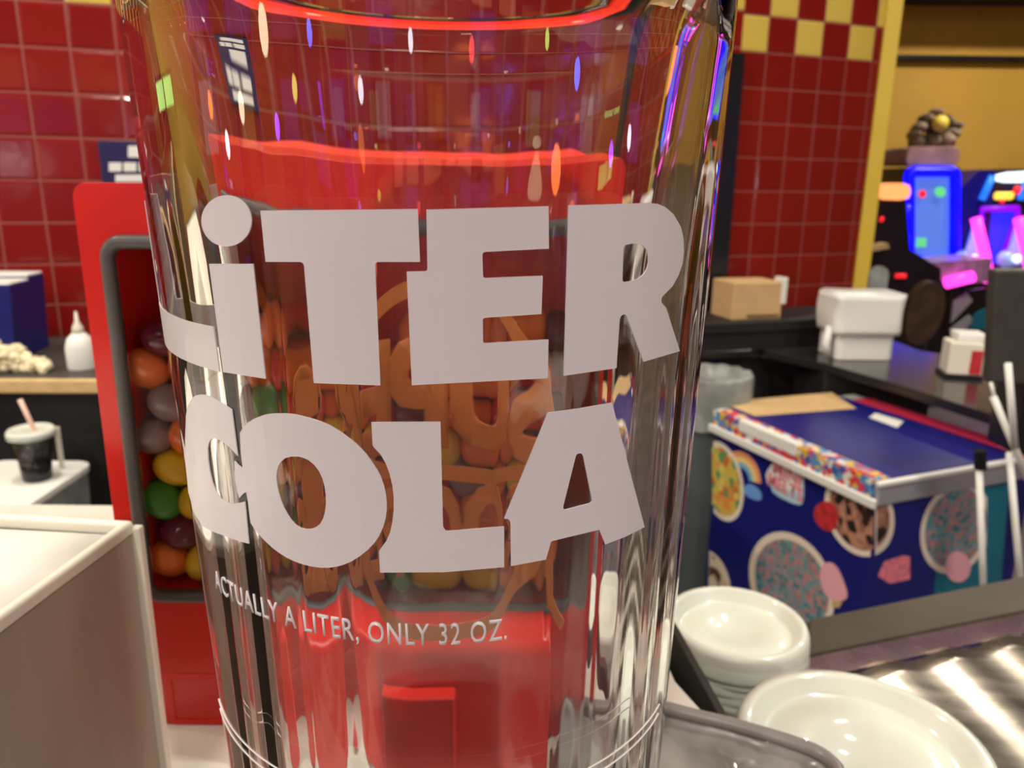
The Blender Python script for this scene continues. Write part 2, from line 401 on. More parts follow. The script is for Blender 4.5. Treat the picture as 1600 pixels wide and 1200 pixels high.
def ripple(t):      # pressed glass is never perfectly even: fine upright waves on the inner wall
    return sum(math.sin(k * t + _ph[k]) * .00011 / (1 + k / 9) for k in range(5, 34))
for v in bm.verts:
    rr = math.hypot(v.co.x, v.co.y)
    if rr > .02 and rr < gr(v.co.z) - .004 and v.co.z > BASE + .006:
        t = math.atan2(v.co.y, v.co.x); k = 1 + ripple(t) / rr * max(0.12, min(1, (.012 - v.co.z) / .05)); v.co.x *= k; v.co.y *= k
for v in bm.verts: v.co = Vector((v.co.x + GX + GT * v.co.z, v.co.y + GD, v.co.z + CZ))
local(obj('glass_body', bm, M['glass'], smooth=True), glass)

def wrap(bm2, name, m, root, off0=.00003, off1=.00022, step=.0025):
    """bm2: flat mesh in (s, h) -> printed layer on the outer surface"""
    xs = [v.co.x for v in bm2.verts]; k = math.floor(min(xs) / step) + 1
    while k * step < max(xs):
        bmesh.ops.bisect_plane(bm2, geom=bm2.verts[:] + bm2.edges[:] + bm2.faces[:], plane_co=(k * step, 0, 0), plane_no=(1, 0, 0)); k += 1
    top = {v for v in bm2.verts}
    for v in bm2.verts: v.co.z = 1
    r = bmesh.ops.extrude_face_region(bm2, geom=bm2.faces[:])
    for g in r['geom']:
        if isinstance(g, bmesh.types.BMVert): g.co.z = 0
    for v in bm2.verts: v.co = gpt(v.co.x / R0, v.co.y, off1 if v.co.z > .5 else off0)
    return local(obj(name, bm2, m), root)
def letter(loops, root, m=None, back=False, name='printed_letter', raw=None):
    bm = bmesh.new(); L = []
    for l in loops:
        q = []
        for i in range(len(l)):                                  # densify so straight edges stay straight in the photo
            a, b = l[i], l[(i + 1) % len(l)]; n = max(1, int(math.dist(a, b) / 12))
            q += [(a[0] + (b[0] - a[0]) * j / n, a[1] + (b[1] - a[1]) * j / n) for j in range(n)]
        L.append([Vector((th * R0, h, 0)) for th, h in (ghit(*p, back) for p in q)])
    if raw: L[0] = raw(L[0])
    tr = tessellate_polygon(L); fl = [p for l in L for p in l]; vs = [bm.verts.new(p) for p in fl]
    for t in tr:
        try: bm.faces.new([vs[i] for i in t])
        except ValueError: pass
    return wrap(bm, name, m or M['ink'], root)
def cropmap(x0, y0, s): return lambda pts: [(x0 + x / s, y0 + y / s) for x, y in pts]
cA, cB, cC, cD = cropmap(220, 280, 3.3333), cropmap(600, 280, 3.019), cropmap(250, 600, 3.5556), cropmap(560, 600, 2.963)
# word LiTER
def unroll(seq): 
    bm = bmesh.new(); L = [[Vector((s * R0, h, 0)) for s, h in seq]]
    tr = tessellate_polygon(L); vs = [bm.verts.new(p) for p in L[0]]
    for t in tr: bm.faces.new([vs[i] for i in t])
    return wrap(bm, 'printed_letter', M['ink'], glass)
rad = math.radians
a0, a1, a2 = ghit(335.5, 510.4), ghit(344.5, 578.5), ghit(296.5, 502)
unroll([(a0[0], a0[1]), (a1[0], a1[1] - .0002), (rad(-90), -.0264), (rad(-90), -.0032), (rad(-68), -.0032), (rad(-67.5), -.0200), (a2[0], a2[1])])
letter([[(355.6 + 39 * math.cos(2 * PI * i / 40), 345 + 40 * math.sin(2 * PI * i / 40)) for i in range(40)]], glass, name='letter_dot')
letter([cA([(362, 440), (590, 440), (655, 1038), (435, 1003)])], glass)
letter([cA([(628, 163), (1443, 155), (1455, 430), (1238, 430), (1227, 433), (1222, 443), (1250, 1072), (905, 1060), (854, 448), (848, 436), (836, 430), (655, 430)])], glass)
letter([cB([(200, 143), (773, 127), (775, 327), (478, 342), (467, 346), (463, 355), (466, 454), (469, 462), (478, 465), (746, 455), (740, 635), (480, 652), (468, 656), (465, 664), (466, 762), (469, 770), (478, 772), (773, 755), (770, 937), (132, 970), (108, 435), (193, 433), (202, 430), (205, 420)])], glass)
letter([cB([(868, 123), (1245, 112), (1285, 116), (1320, 130), (1360, 165), (1395, 225), (1407, 280), (1409, 340), (1402, 400), (1385, 450), (1355, 505), (1312, 548), (1304, 560), (1303, 578), (1312, 592), (1325, 605), (1390, 810), (1220, 860), (1140, 645), (1133, 637), (1122, 637), (1112, 647), (1107, 662), (1092, 890), (845, 926)]),
        cB([(1135, 310), (1165, 303), (1195, 304), (1217, 314), (1234, 333), (1242, 360), (1243, 392), (1236, 422), (1220, 448), (1195, 469), (1160, 480), (1130, 485), (1121, 480), (1120, 468), (1125, 325), (1128, 315)])], glass)
# word COLA
letter([cC([(405, 140), (340, 98), (285, 68), (255, 59), (230, 57), (205, 62), (185, 78), (165, 115), (152, 170), (147, 300), (150, 450), (165, 600), (195, 710), (240, 785), (300, 818), (370, 842), (440, 868), (500, 885), (478, 650), (440, 660), (400, 662), (372, 655), (345, 636), (320, 600), (298, 545), (283, 480), (275, 420), (272, 360), (278, 325), (290, 305), (312, 300), (345, 312), (395, 350), (438, 398)])], glass)
letter([cC([(450, 270), (470, 235), (495, 211), (530, 190), (580, 171), (615, 164), (650, 162), (700, 162), (740, 165), (790, 175), (840, 188), (890, 204), (940, 225), (985, 250), (1030, 280), (1075, 314), (1110, 345), (1148, 386), (1180, 430), (1210, 475), (1230, 515), (1246, 560), (1256, 605), (1261, 645), (1262, 690), (1256, 740), (1242, 790), (1220, 840), (1195, 877), (1160, 915), (1110, 955), (1070, 980), (1030, 998), (990, 1010), (945, 1017), (900, 1017), (850, 1011), (800, 999), (755, 983), (710, 962), (670, 937), (630, 907), (590, 870), (560, 838), (530, 800), (510, 770), (503, 720), (495, 650), (485, 598), (470, 605), (447, 632), (437, 600), (428, 555), (422, 500), (420, 425), (440, 448), (466, 468), (460, 420), (455, 370)]),
        cC([(735, 400), (770, 400), (800, 406), (832, 422), (862, 447), (888, 482), (906, 520), (918, 565), (925, 612), (926, 660), (921, 705), (911, 742), (895, 772), (870, 793), (842, 803), (815, 804), (785, 797), (758, 780), (735, 755), (713, 722), (695, 688), (678, 645), (664, 600), (656, 560), (652, 515), (655, 480), (664, 450), (678, 428), (700, 409)])], glass)
letter([cD([(62, 175), (380, 173), (392, 655), (397, 668), (405, 676), (418, 678), (673, 658), (673, 845), (400, 868), (102, 870), (97, 770), (130, 725), (148, 685), (158, 640), (165, 580), (165, 520), (158, 465), (145, 410), (128, 365), (105, 325), (68, 285)])], glass)
letter([cD([(875, 132), (1020, 112), (1170, 86), (1320, 660), (1230, 706), (1140, 740), (1112, 672), (890, 725), (865, 810), (705, 840), (703, 642), (698, 628), (690, 622), (673, 620)]),
        cD([(1003, 332), (1008, 323), (1020, 319), (1031, 321), (1038, 332), (1078, 530), (1078, 542), (1068, 551), (955, 580), (946, 576), (945, 565)])], glass)
# caption
def caption(s, x0, x1, h0, h1, name, m, mirror=False, off=0.0, space=1.0, arch=0.0):
    bm = text_mesh(s, 1.0, off, space); xs = [v.co.x for v in bm.verts]; ys = [v.co.y for v in bm.verts]
    X0, X1 = min(xs), max(xs); H1 = max(ys); Y0 = 0.0
    for v in bm.verts:
        f = (v.co.x - X0) / (X1 - X0)
        v.co.x = x0 + f * (x1 - x0); v.co.y = h0 + (v.co.y - Y0) / (H1 - Y0) * (h1 - h0) + arch * (1 - (2 * f - 1) ** 2)
    return wrap(bm, name, m, glass)
def deg_s(a): return math.radians(a) * R0
caption('ACTUALLY A LITER, ONLY 32 OZ.', deg_s(-47.5), deg_s(15.6), -.0664, -.0628, 'caption', M['ink'], off=.006, space=1.12)
# two fine rings low on the glass
for h in (-.0960, -.0981):
    bm = bmesh.new()
    pts = [gpt(math.radians(-62 + 124 * i / 90), h, .0001) for i in range(91)]
    tube(bm, pts, .00014, 6); local(obj('ring_line', bm, M['etched']), glass)
# orange badge printed on the far side, read from there
def back_s(px, py):
    th, h = ghit(px, py, True); th = th % (2 * PI); return th * R0, h
ring = []
for i in range(72):
    a = 2 * PI * i / 72; ring.append((688 + 212 * math.cos(a), 705 - 262 * math.sin(a) * (1 if math.sin(a) > 0 else 1.05)))
ring_in = [(688 + (x - 688) * .90, 705 + (y - 705) * .915) for x, y in ring]
L = [[Vector((*back_s(*p), 0)) for p in l] for l in (ring, ring_in)]
bm = bmesh.new(); vs = [bm.verts.new(p) for l in L for p in l]
for i in range(72): j = (i + 1) % 72; bm.faces.new((vs[i], vs[j], vs[72 + j], vs[72 + i]))
wrap(bm, 'badge_outline', M['orange_ink'], glass)
def back_text(s, pxl, pxr, ytop, ybot, off=.02, arch=0.0, name='badge_word'):
    s0, h0 = back_s(pxr, ybot); s1, _ = back_s(pxl, ybot); _, h1 = back_s(pxl, ytop)
    caption(s, s0, s1, min(h0, h1), max(h0, h1), name, M['orange_ink'], off=off, arch=arch)
back_text('SUPER', 440, 880, 565, 712, .055, .003)
back_text('TROOPERS', 460, 900, 762, 880, .045, -.004)
for pl in ([(470, 712), (600, 735), (760, 745), (905, 735), (905, 716), (760, 722), (600, 712), (470, 690)], [(870, 830), (892, 828), (897, 915), (935, 955), (925, 968), (880, 930)]):
    L = [[Vector((*back_s(*p), 0)) for p in pl]]; bm = bmesh.new(); vs = [bm.verts.new(p) for p in L[0]]
    for t in tessellate_polygon(L): bm.faces.new([vs[i] for i in t])
    wrap(bm, 'badge_bar', M['orange_ink'], glass)

# ================================================================== NEAR COUNTER
CT = CZ - 0.185
wt = thing('serving_counter', 'pale grey serving counter top under the drinking glass and dispenser', 'counter', (-.3, .2, 0))
pe = atz(1072, 1062, -.185); pf = atz(1150, 1165, -.185)
rx = pf.x + .0
plan = [(-.75, .03), (.075, .03), (pf.x, pf.y), (pe.x - .004, pe.y), (.052, .42), (-.75, .42)]
local(obj('worktop', slab(bmesh.new(), plan, CT - .03, CT), M['worktop'], bevel=.002), wt)
local(obj('counter_front', box(bmesh.new(), -.72, .03, .05, .40, 0, CT - .03), M['black_matt']), wt)

# ================================================================== CANDY DISPENSER
YD = .232
xl = -.1295; xr = .0475; zt = at(400, 288, YD).z; zb = CT
disp = thing('candy_dispenser', 'glossy red tabletop candy dispenser with a grey-framed window behind the glass', 'candy dispenser', ((xl + xr) / 2, YD + .06, CT))
w0 = at(152, 372, YD); w1 = at(234, 935, YD)
wx0 = (w0.x + w1.x) / 2; wz1 = w0.z; wz0 = w1.z; wx1 = xr + (xl - wx0) * -1 * -1
wx1 = xr - (wx0 - xl)
def xz(l, y): return [Vector((x, y, z)) for x, z in l]
outer = rrect(xl, xr, zb, zt, .0045, 6); hole = rrect(wx0 + .0012, wx1 - .0012, wz0 + .0012, wz1 - .0012, .004, 6)
local(obj('body', prism(bmesh.new(), [xz(outer, YD), xz(hole, YD)], Vector((0, .040, 0))), M['red'], bevel=.0022, bseg=4), disp)
local(obj('back_panel', box(bmesh.new(), xl + .002, xr - .002, YD + .036, YD + .16, zb + .002, zt - .002), M['red_dark']), disp)
fr = rrect(wx0 + .001, wx1 - .001, wz0 + .001, wz1 - .001, .005, 8)
disp_frame = local(obj('window_frame', tube(bmesh.new(), xz(fr, YD), .0022, 10, closed=True), M['gasket'], smooth=True), disp)
obj('window_pane', box(bmesh.new(), wx0 + .003, wx1 - .003, YD + .0005, YD + .0015, wz0 + .003, wz1 - .003), M['pane'], disp_frame)
q0 = at(257, 1052, YD); q1 = at(352, 1132, YD)
flap = local(obj('chute_flap', prism(bmesh.new(), [xz(rrect(q0.x, q0.x + .034, q1.z, q0.z, .002), YD - .0004), xz(rrect(q0.x + .0022, q0.x + .0318, q1.z + .0022, q0.z - .0022, .001), YD - .0004)], Vector((0, .0012, 0))), M['red_dark'], bevel=.0004), disp)

ho = bmesh.new(); prism(ho, [[(-.085, YD - .0003, CT), (-.085, YD - .0003, CT + .052), (-.085, YD - .014, CT + .046), (-.085, YD - .020, CT)]], Vector((.108, 0, 0)))
local(obj('chute_hood', ho, M['red'], bevel=.003), disp)
local(obj('chute_plate', box(bmesh.new(), -.045, -.018, YD - .0225, YD - .0165, CT, CT + .034), M['red_dark'], bevel=.001), disp)
# candies behind the window, each one of its own
CC = dict(red=(.60, .02, .015), orange=(.80, .17, .02), yellow=(.78, .50, .02), green=(.05, .25, .03), purple=(.13, .012, .03), grey=(.26, .17, .16))
CM = {k: mat('candy_' + k, c, .22, coat=.4, var=.08, vscale=80) for k, c in CC.items()}
bm = bmesh.new(); blob(bm, (0, 0, 0), .0077, .0077, .0062, 16, 12)
me0 = bpy.data.meshes.new('candy'); bm.to_mesh(me0); bm.free()
for p in me0.polygons: p.use_smooth = True
CME = {}
for k in CC: m_ = me0.copy(); m_.materials.append(CM[k]); CME[k] = m_
ztop = at(260, 552, YD).z; rowh = .0112; colw = .0136
nrow = int((ztop - wz0) / rowh); ncol = int((wx1 - wx0 - .006) / colw)
pref = {0: 'orange', 1: 'yellow'}
vis = {(0, 0): 'orange', (0, 1): 'yellow', (1, 0): 'purple', (1, 1): 'green', (2, 0): 'green', (2, 1): 'yellow', (3, 0): 'yellow', (3, 1): 'orange',
       (4, 0): 'grey', (4, 1): 'orange', (5, 0): 'grey', (5, 1): 'green', (6, 0): 'orange', (6, 1): 'orange', (7, 0): 'purple', (7, 1): 'orange', (8, 0): 'orange', (8, 1): 'purple', (9, 0): 'red', (9, 1): 'red'}
for layer in range(2):
    for r in range(nrow + 1):
        for c in range(ncol):
            x = wx0 - .0028 + colw * (c + .5 + (.5 if r % 2 else 0)) + random.uniform(-.0008, .0008)
            if x > wx1 - .0095: continue
            z = wz0 + .003 + .0065 + r * rowh + random.uniform(-.0006, .0006)
            if r == nrow and c > 2 and random.random() < .45: continue
            up = r / nrow
            if layer == 0 and (r, c) in vis: k = vis[(r, c)]
            elif up > .62: k = random.choice(['red', 'red', 'orange', 'purple', 'red', 'orange'])
            elif up > .4: k = random.choice(['red', 'orange', 'grey', 'orange', 'purple', 'yellow'])
            else: k = random.choice(['yellow', 'green', 'orange', 'red', 'purple', 'orange'])
            o = bpy.data.objects.new('candy', CME[k]); COL.objects.link(o)
            o.location = (x, YD + .0105 + layer * .0125 + random.uniform(-.0006, .0006), z)
            o.rotation_euler = (random.uniform(-.9, .9), random.uniform(-.7, .7), random.uniform(0, 3))
            zone = ['bottom', 'low', 'middle', 'upper', 'topmost'][min(4, int(up * 5))]
            side = 'left side' if c < 3 else ('right side' if c > ncol - 4 else 'centre')
            tag(o, '%s round candy in the %s rows behind the dispenser window %s%s' % (k, zone, side, ', further back' if layer else ''), 'candy', 'candies in the red dispenser')

# ================================================================== NAPKIN BOX (lower left)
A = at(206, 813, .197); zn = A.z - CZ
B = atz(0, 962, zn); Cc = atz(0, 800, zn)
e1 = (B - A).normalized(); e2 = (Cc - A).normalized(); e2 = (e2 - e1 * e2.dot(e1) * .75).normalized()
P1 = A + e1 * .15; P2 = A + e1 * .15 + e2 * .16; P3 = A + e2 * .16
nb = thing('napkin_box', 'tall brushed metal napkin box with cream rim, lower left foreground', 'napkin box', (*(A + P2).xy / 2, CT))
def offp(k):
    c = (A + P2) / 2; return [(c + (p - c) * k) for p in (A, P1, P2, P3)]
o_, i_ = offp(1), offp(.975)
local(obj('side_panel', prism(bmesh.new(), [[Vector((p.x, p.y, CT)) for p in o_], [Vector((p.x, p.y, CT)) for p in i_]], Vector((0, 0, A.z - CT - .004))), M['steel_v']), nb)
o2, i2 = offp(1.006), offp(.968)
local(obj('rim', prism(bmesh.new(), [[Vector((p.x, p.y, A.z - .004)) for p in o2], [Vector((p.x, p.y, A.z - .004)) for p in i2]], Vector((0, 0, .004))), M['cream'], bevel=.0012), nb)
local(obj('corner_edge', box(bmesh.new(), A.x - .0005, A.x + .0022, A.y - .001, A.y + .002, CT, A.z - .002), M['cream'], bevel=.0006), nb)
i3 = offp(.95); zz = A.z - .0030
for k in range(9):
    bm = bmesh.new(); jx, jy = random.uniform(-.001, .001), random.uniform(-.001, .001); h = .0012
    n = 10; g = [[None] * (n + 1) for _ in range(n + 1)]; z0 = zz - (8 - k) * .0016
    for a in range(n + 1):
        for b in range(n + 1):
            p = i3[0].lerp(i3[1], a / n).lerp(i3[3].lerp(i3[2], a / n), b / n)
            g[a][b] = bm.verts.new((p.x + jx, p.y + jy, z0 + (.0004 * math.sin(a * .9 + k) * math.cos(b * .7) + (.0025 * (b / n) ** 2 if k == 8 else 0))))
    for a in range(n):
        for b in range(n): bm.faces.new((g[a][b], g[a + 1][b], g[a + 1][b + 1], g[a][b + 1]))
    o = obj('paper_napkin', bm, M['paper'], smooth=True); sd = o.modifiers.new('thickness', 'SOLIDIFY'); sd.thickness = .0008
    tag(o, 'white paper napkin in the metal box, ' + ('topmost of the pile' if k == 8 else 'under the top napkin'), 'napkin', 'paper napkins in the metal box')

# ================================================================== LEFT BACKGROUND
# back counter with wood edge
zs = at(60, 600, 1.42).z
bc = thing('back_counter', 'dark back counter with pale wood front edge below the red tiled wall', 'counter', (-1.2, 1.5, 0))
def lwy(x): return WL0[1] + (WC[1] - WL0[1]) * (x - WL0[0]) / (WC[0] - WL0[0])
local(obj('counter_top', slab(bmesh.new(), [(-2.4, 1.36), (-.15, 1.44), (-.15, lwy(-.15) - .004), (-2.4, lwy(-2.4) - .004)], zs - .012, zs + .012), M['charcoal']), bc)
local(obj('wood_edge', slab(bmesh.new(), [(-2.4, 1.345), (-.15, 1.425), (-.15, 1.44), (-2.4, 1.36)], zs - .014, zs + .014), M['wood'], bevel=.005), bc)
local(obj('counter_front', slab(bmesh.new(), [(-2.38, 1.40), (-.16, 1.48), (-.16, 1.50), (-2.38, 1.42)], 0, zs - .014), M['black_matt']), bc)
zc = zs + .012
# popcorn boxes
def popbox(px0, px1, ytop, y, label, rz):
    a = at(px0, ytop, y); b = at(px1, ytop, y); wd = b.x - a.x; h = a.z - zc; d = wd * .6
    t = thing('popcorn_box', label, 'popcorn box', ((a.x + b.x) / 2, y + d / 2, zc), rz, 'popcorn boxes on the back counter')
    obj('carton', prism(bmesh.new(), [[(-wd * .42, -d / 2, 0), (wd * .42, -d / 2, 0), (wd / 2, -d / 2, h * .96), (-wd / 2, -d / 2, h * .96)]], Vector((0, d, 0))), M['navy'], t, bevel=.002)
    obj('carton_top', box(bmesh.new(), -wd * .49, wd * .49, -d * .49, d * .49, h * .965, h), M['white'], t, bevel=.003)
    obj('white_panel', box(bmesh.new(), -wd * .28, wd * .12, -d / 2 - .002, -d / 2 - .0003, h * .42, h * .62), M['white'], t)
    return t
popbox(-95, 8, 441, 1.55, 'blue popcorn box with white lid, front left on back counter', .1)
popbox(-45, 38, 428, 1.64, 'blue popcorn box with white lid, standing behind the front one', .1)
bm = bmesh.new()
for i in range(170):
    f = random.random(); q = atz(-30 + 104 * f, 590, zc - CZ); yy = 1.455 + .05 * random.random()
    hh_ = .050 * math.exp(-((f - .35) / .42) ** 2) * (1 - abs(yy - 1.48) / .05)
    p = Vector((q.x * yy / q.y, yy, zc + .008 + hh_ * random.random()))
    for _ in range(3): blob(bm, p + Vector([random.uniform(-.006, .006) for _ in range(3)]), .008, .008, .008, 7, 5, .25)
tag(obj('popcorn', bm, M['popcorn'], smooth=True), 'heap of pale popcorn spilled before the blue boxes', 'popcorn', kind='stuff')
a = at(130, 578, 1.5)
jr = thing('squeeze_bottle', 'small white bottle on back counter beside the red dispenser', 'bottle', (a.x, a.y, zc))
obj('bottle_body', lathe(bmesh.new(), [(0, 0), (.026, 0), (.027, .004), (.027, .045), (.022, .062), (.012, .072), (0, .072)], 24), M['white'], jr, smooth=True)
obj('nozzle', lathe(bmesh.new(), [(0, .072), (.011, .0725), (.010, .084), (.004, .095), (.002, .115), (0, .115)], 16), M['cream'], jr, smooth=True)
# wall sign
wn = Vector((WC[1] - WL0[1], -(WC[0] - WL0[0]), 0)).normalized(); wp = Vector((*WL0, CZ))
def onwall(px, py, off=.0): return onplane(px, py, wp + wn * off, wn)
sg = thing('wall_sign', 'dark navy sign with white lettering on the left tiled wall', 'sign', onwall(190, 255))
s0, s1, s2, s3 = onwall(152, 222, .012), onwall(262, 222, .012), onwall(262, 292, .012), onwall(160, 290, .012)
s0 = Vector((s0.x, s0.y, s1.z)); s3 = Vector((s0.x, s0.y, s3.z)); s2 = Vector((s1.x, s1.y, s3.z))
local(obj('sign_board', prism(bmesh.new(), [[s0, s1, s2, s3]], -wn * .0115), M['navy_dark'], bevel=.002), sg)
for x0, x1, y0, y1 in ((200, 240, 228, 246), (170, 190, 254, 268), (193, 213, 254, 268), (217, 245, 254, 268), (180, 244, 273, 284)):
    local(obj('sign_mark', prism(bmesh.new(), [[onwall(x0, y0, .0135), onwall(x1, y0, .0135), onwall(x1, y1, .0135), onwall(x0, y1, .0135)]], -wn * .001), M['white'], bevel=.004), sg)
# cola cup on a white bin
YC = 1.28
zbin = at(60, 748, YC).z
bl, br = at(-60, 748, YC), at(104, 748, YC)
wb = thing('storage_bin', 'white plastic bin under the cola cup at the left', 'bin', ((bl.x + br.x) / 2, YC, 0))
wbx = br.x - bl.x
prb = rrect(-wbx / 2, wbx / 2, -.16, .09, .03, 5)
bm = bmesh.new()
lo_ = [bm.verts.new((x * .8, y * .8, 0.0)) for x, y in prb]; hi_ = [bm.verts.new((x, y, zbin - .012)) for x, y in prb]
bm.faces.new(lo_[::-1]); bm.faces.new(hi_); n = len(prb)
for i in range(n): bm.faces.new((lo_[i], lo_[(i + 1) % n], hi_[(i + 1) % n], hi_[i]))
obj('bin_body', bm, M['bag'], wb)
obj('bin_lid', prism(bmesh.new(), [[(x * 1.03, y * 1.03, zbin - .012) for x, y in prb]], Vector((0, 0, .012))), M['white'], wb, bevel=.004)
c = at(60, 753, YC)
ch = thing('cup_holder', 'small black ribbed cup holder standing on the white bin', 'cup holder', (c.x, c.y, zbin))
obj('holder_wall', lathe(bmesh.new(), [(0, 0), (.022, 0), (.024, .004), (.026, .05), (.0235, .05), (.021, .006), (0, .006)], 32), M['black'], ch, smooth=True)
cp = thing('soda_cup', 'clear cup of iced cola with white lid and pale straw', 'cup', (c.x, c.y, zbin + .0065))
zl = at(58, 678, YC).z - zbin - .0065
obj('cup_wall', lathe(bmesh.new(), [(0, 0), (.0195, 0), (.0205, .002), (.035, zl), (.034, zl), (.0195, .003), (0, .003)], 40), M['glass'], cp, smooth=True)
k = .0145 / zl
obj('cola', lathe(bmesh.new(), [(0, .0035), (.0188, .0035), (.0188 + k * zl * .6, zl * .62), (0, zl * .62)], 32), M['cola'], cp, smooth=True)
obj('foam_band', lathe(bmesh.new(), [(0, zl * .63), (.0188 + k * zl * .6, zl * .63), (.0325, zl - .002), (0, zl - .002)], 32), M['foam'], cp, smooth=True)
obj('cup_lid', lathe(bmesh.new(), [(0, zl + .001), (.033, zl + .001), (.0375, zl - .004), (.0385, zl - .004), (.0385, zl + .005), (.035, zl + .010), (.031, zl + .006), (0, zl + .006)], 40), M['lid'], cp, smooth=True)
p0 = at(31, 624, YC) - Vector(cp.location); p1 = at(62, 690, YC) - Vector(cp.location)
st = obj('straw', tube(bmesh.new(), [p0, p1], .0042, 10), M['straw'], cp, smooth=True)
pa, pb = at(89, 668, YC + .05), at(100, 750, YC + .05); pb.z = zbin + .002
tag(obj('wooden_stick', tube(bmesh.new(), [pa, pb], .0045, 8), M['cream']), 'thin cream stick leaning upright behind the cola cup', 'stick')

# ================================================================== RIGHT: STAINLESS TRAY, LIDS
ZB = -.250
t0, t1 = atz(1180, 985, ZB), atz(1760, 868, ZB)       # far edge of the rail
u0, u1 = atz(1180, 1040, ZB), atz(1760, 920, ZB)      # near edge of the rail top
trayt = thing('steel_condiment_tray', 'recessed stainless steel tray right of the glass with raised back rail', 'tray', ((t0.x + t1.x) / 2, t0.y, CZ - .36))
def ln(a, b, k): return a + (b - a) * k
fl = CZ - .33
def face_strip(bm, a, b, th):
    """solid strip between two lines a=(a0,a1), b=(b0,b1)"""
    nrm = (a[1] - a[0]).cross(b[0] - a[0]).normalized() * th
    return prism(bm, [[a[0], a[1], b[1], b[0]]], nrm)
bm = bmesh.new()
t0e, u0e = ln(t0, t1, .12), ln(u0, u1, .12)
prism(bm, [[t0e, t1, u1, u0e]], Vector((0, 0, -.012)))
local(obj('back_rail', bm, M['steel_dull'], bevel=.002), trayt)
v0, v1 = u0e + Vector((.0, -.003, -.014)), u1 + Vector((.0, -.003, -.014))
bm = prism(bmesh.new(), [[u0e - Vector((0, 0, .002)), u1 - Vector((0, 0, .002)), v1, v0]], Vector((.0, .006, 0)))
local(obj('rail_face', bm, M['steel']), trayt)
# sloping steel floor of the tray
dirr = (u1 - u0).normalized(); toward = Vector((dirr.y, -dirr.x, 0))
f0, f1 = v0 + toward * .001, v1 + toward * .001
g0, g1 = f0 + toward * .21 + Vector((0, 0, -.045)), f1 + toward * .21 + Vector((0, 0, -.045))
n = 24; bm = bmesh.new(); rows = []
for i in range(n + 1):
    a, b = ln(f0, g0, i / n), ln(f1, g1, i / n); rows.append([bm.verts.new(ln(a, b, j / 40) + Vector((0, 0, .0012 * math.sin(j * .9)))) for j in range(41)])
for i in range(n):
    for j in range(40): bm.faces.new((rows[i][j], rows[i][j + 1], rows[i + 1][j + 1], rows[i + 1][j]))
o = obj('tray_floor', bm, M['steel'], smooth=True); sd = o.modifiers.new('thickness', 'SOLIDIFY'); sd.thickness = .003; sd.offset = -1
local(o, trayt)
# cream divider panel left of the tray
c0, c1 = atz(1085, 1085, -.25), atz(1345, 1018, -.25)
dv = thing('divider_panel', 'khaki divider panel between the two stacks of lids', 'divider', (c1.x, c1.y, CZ - .30))
bm = prism(bmesh.new(), [[atz(1092, 1078, -.262), atz(1345, 1022, -.262), atz(1330, 1100, -.30), atz(1150, 1160, -.30)]], Vector((0, 0, -.004)))
local(obj('panel_sheet', bm, mat('khaki_panel', (.36, .33, .25), .5), bevel=.001), dv)
bm = tube(bmesh.new(), [atz(1062, 1058, -.235), atz(1150, 1165, -.235)], .0012, 8)
local(obj('panel_edge', bm, M['cream'], smooth=True), dv)
# dark inner side of the tray under the worktop
bm = prism(bmesh.new(), [[Vector((pe.x + .004, pe.y + .05, CT - .002)), Vector((pf.x + .004, pf.y - .0, CT - .002)), Vector((pf.x + .004, pf.y, CT - .12)), Vector((pe.x + .004, pe.y + .05, CT - .12))]], Vector((-.003, 0, 0)))
local(obj('side_wall', bm, M['black_matt']), trayt)
# base cabinet beneath tray
bm = box(bmesh.new(), .12, 1.15, .10, .40, 0, CZ - .40)
local(obj('tray_cabinet', bm, M['black_matt']), trayt)
# lids
def lid_profile(R):
    return [(0, -.0006), (R * .30, -.0006), (R * .34, .0006), (R * .66, .0006), (R * .72, -.0004), (R * .78, .0002), (R * .84, .0052), (R * .90, .0062), (R * .955, .0055), (R * .985, .003), (R, -.002), (R, -.0045),
            (R * .985, -.0045), (R * .97, .0015), (R * .95, .0040), (R * .90, .0046), (R * .855, .0037), (R * .80, -.0012), (R * .34, -.0012), (R * .30, -.002), (0, -.002)]
def lid_stack(cx, cy, ztop, R, n, step, where):
    bm = lathe(bmesh.new(), lid_profile(R), 96); bmesh.ops.recalc_face_normals(bm, faces=bm.faces[:])
    me = bpy.data.meshes.new('cup_lid'); bm.to_mesh(me); bm.free(); me.materials.append(M['lid'])
    for p in me.polygons: p.use_smooth = True
    for k in range(n):
        o = bpy.data.objects.new('plastic_lid', me); COL.objects.link(o)
        o.location = (cx + random.uniform(-.0004, .0004), cy + random.uniform(-.0004, .0004), ztop - .006 - k * step); o.rotation_euler = (0, 0, random.uniform(0, 6))
        lab = 'milky white plastic lid, topmost of the %s stack' % where if k == 0 else ('milky white plastic lid, second from the top of the %s stack' % where if k == 1 else 'milky white plastic lid lower in the %s stack' % where)
        tag(o, lab, 'lid', 'lids in the %s stack' % where)
l1 = atz(1152, 968, -.222); lid_stack(l1.x, l1.y, l1.z, .0375, 18, .0042, 'far left')
l2 = atz(1350, 1157, -.200); lid_stack(l2.x, l2.y, l2.z, .0465, 12, .0052, 'near right')
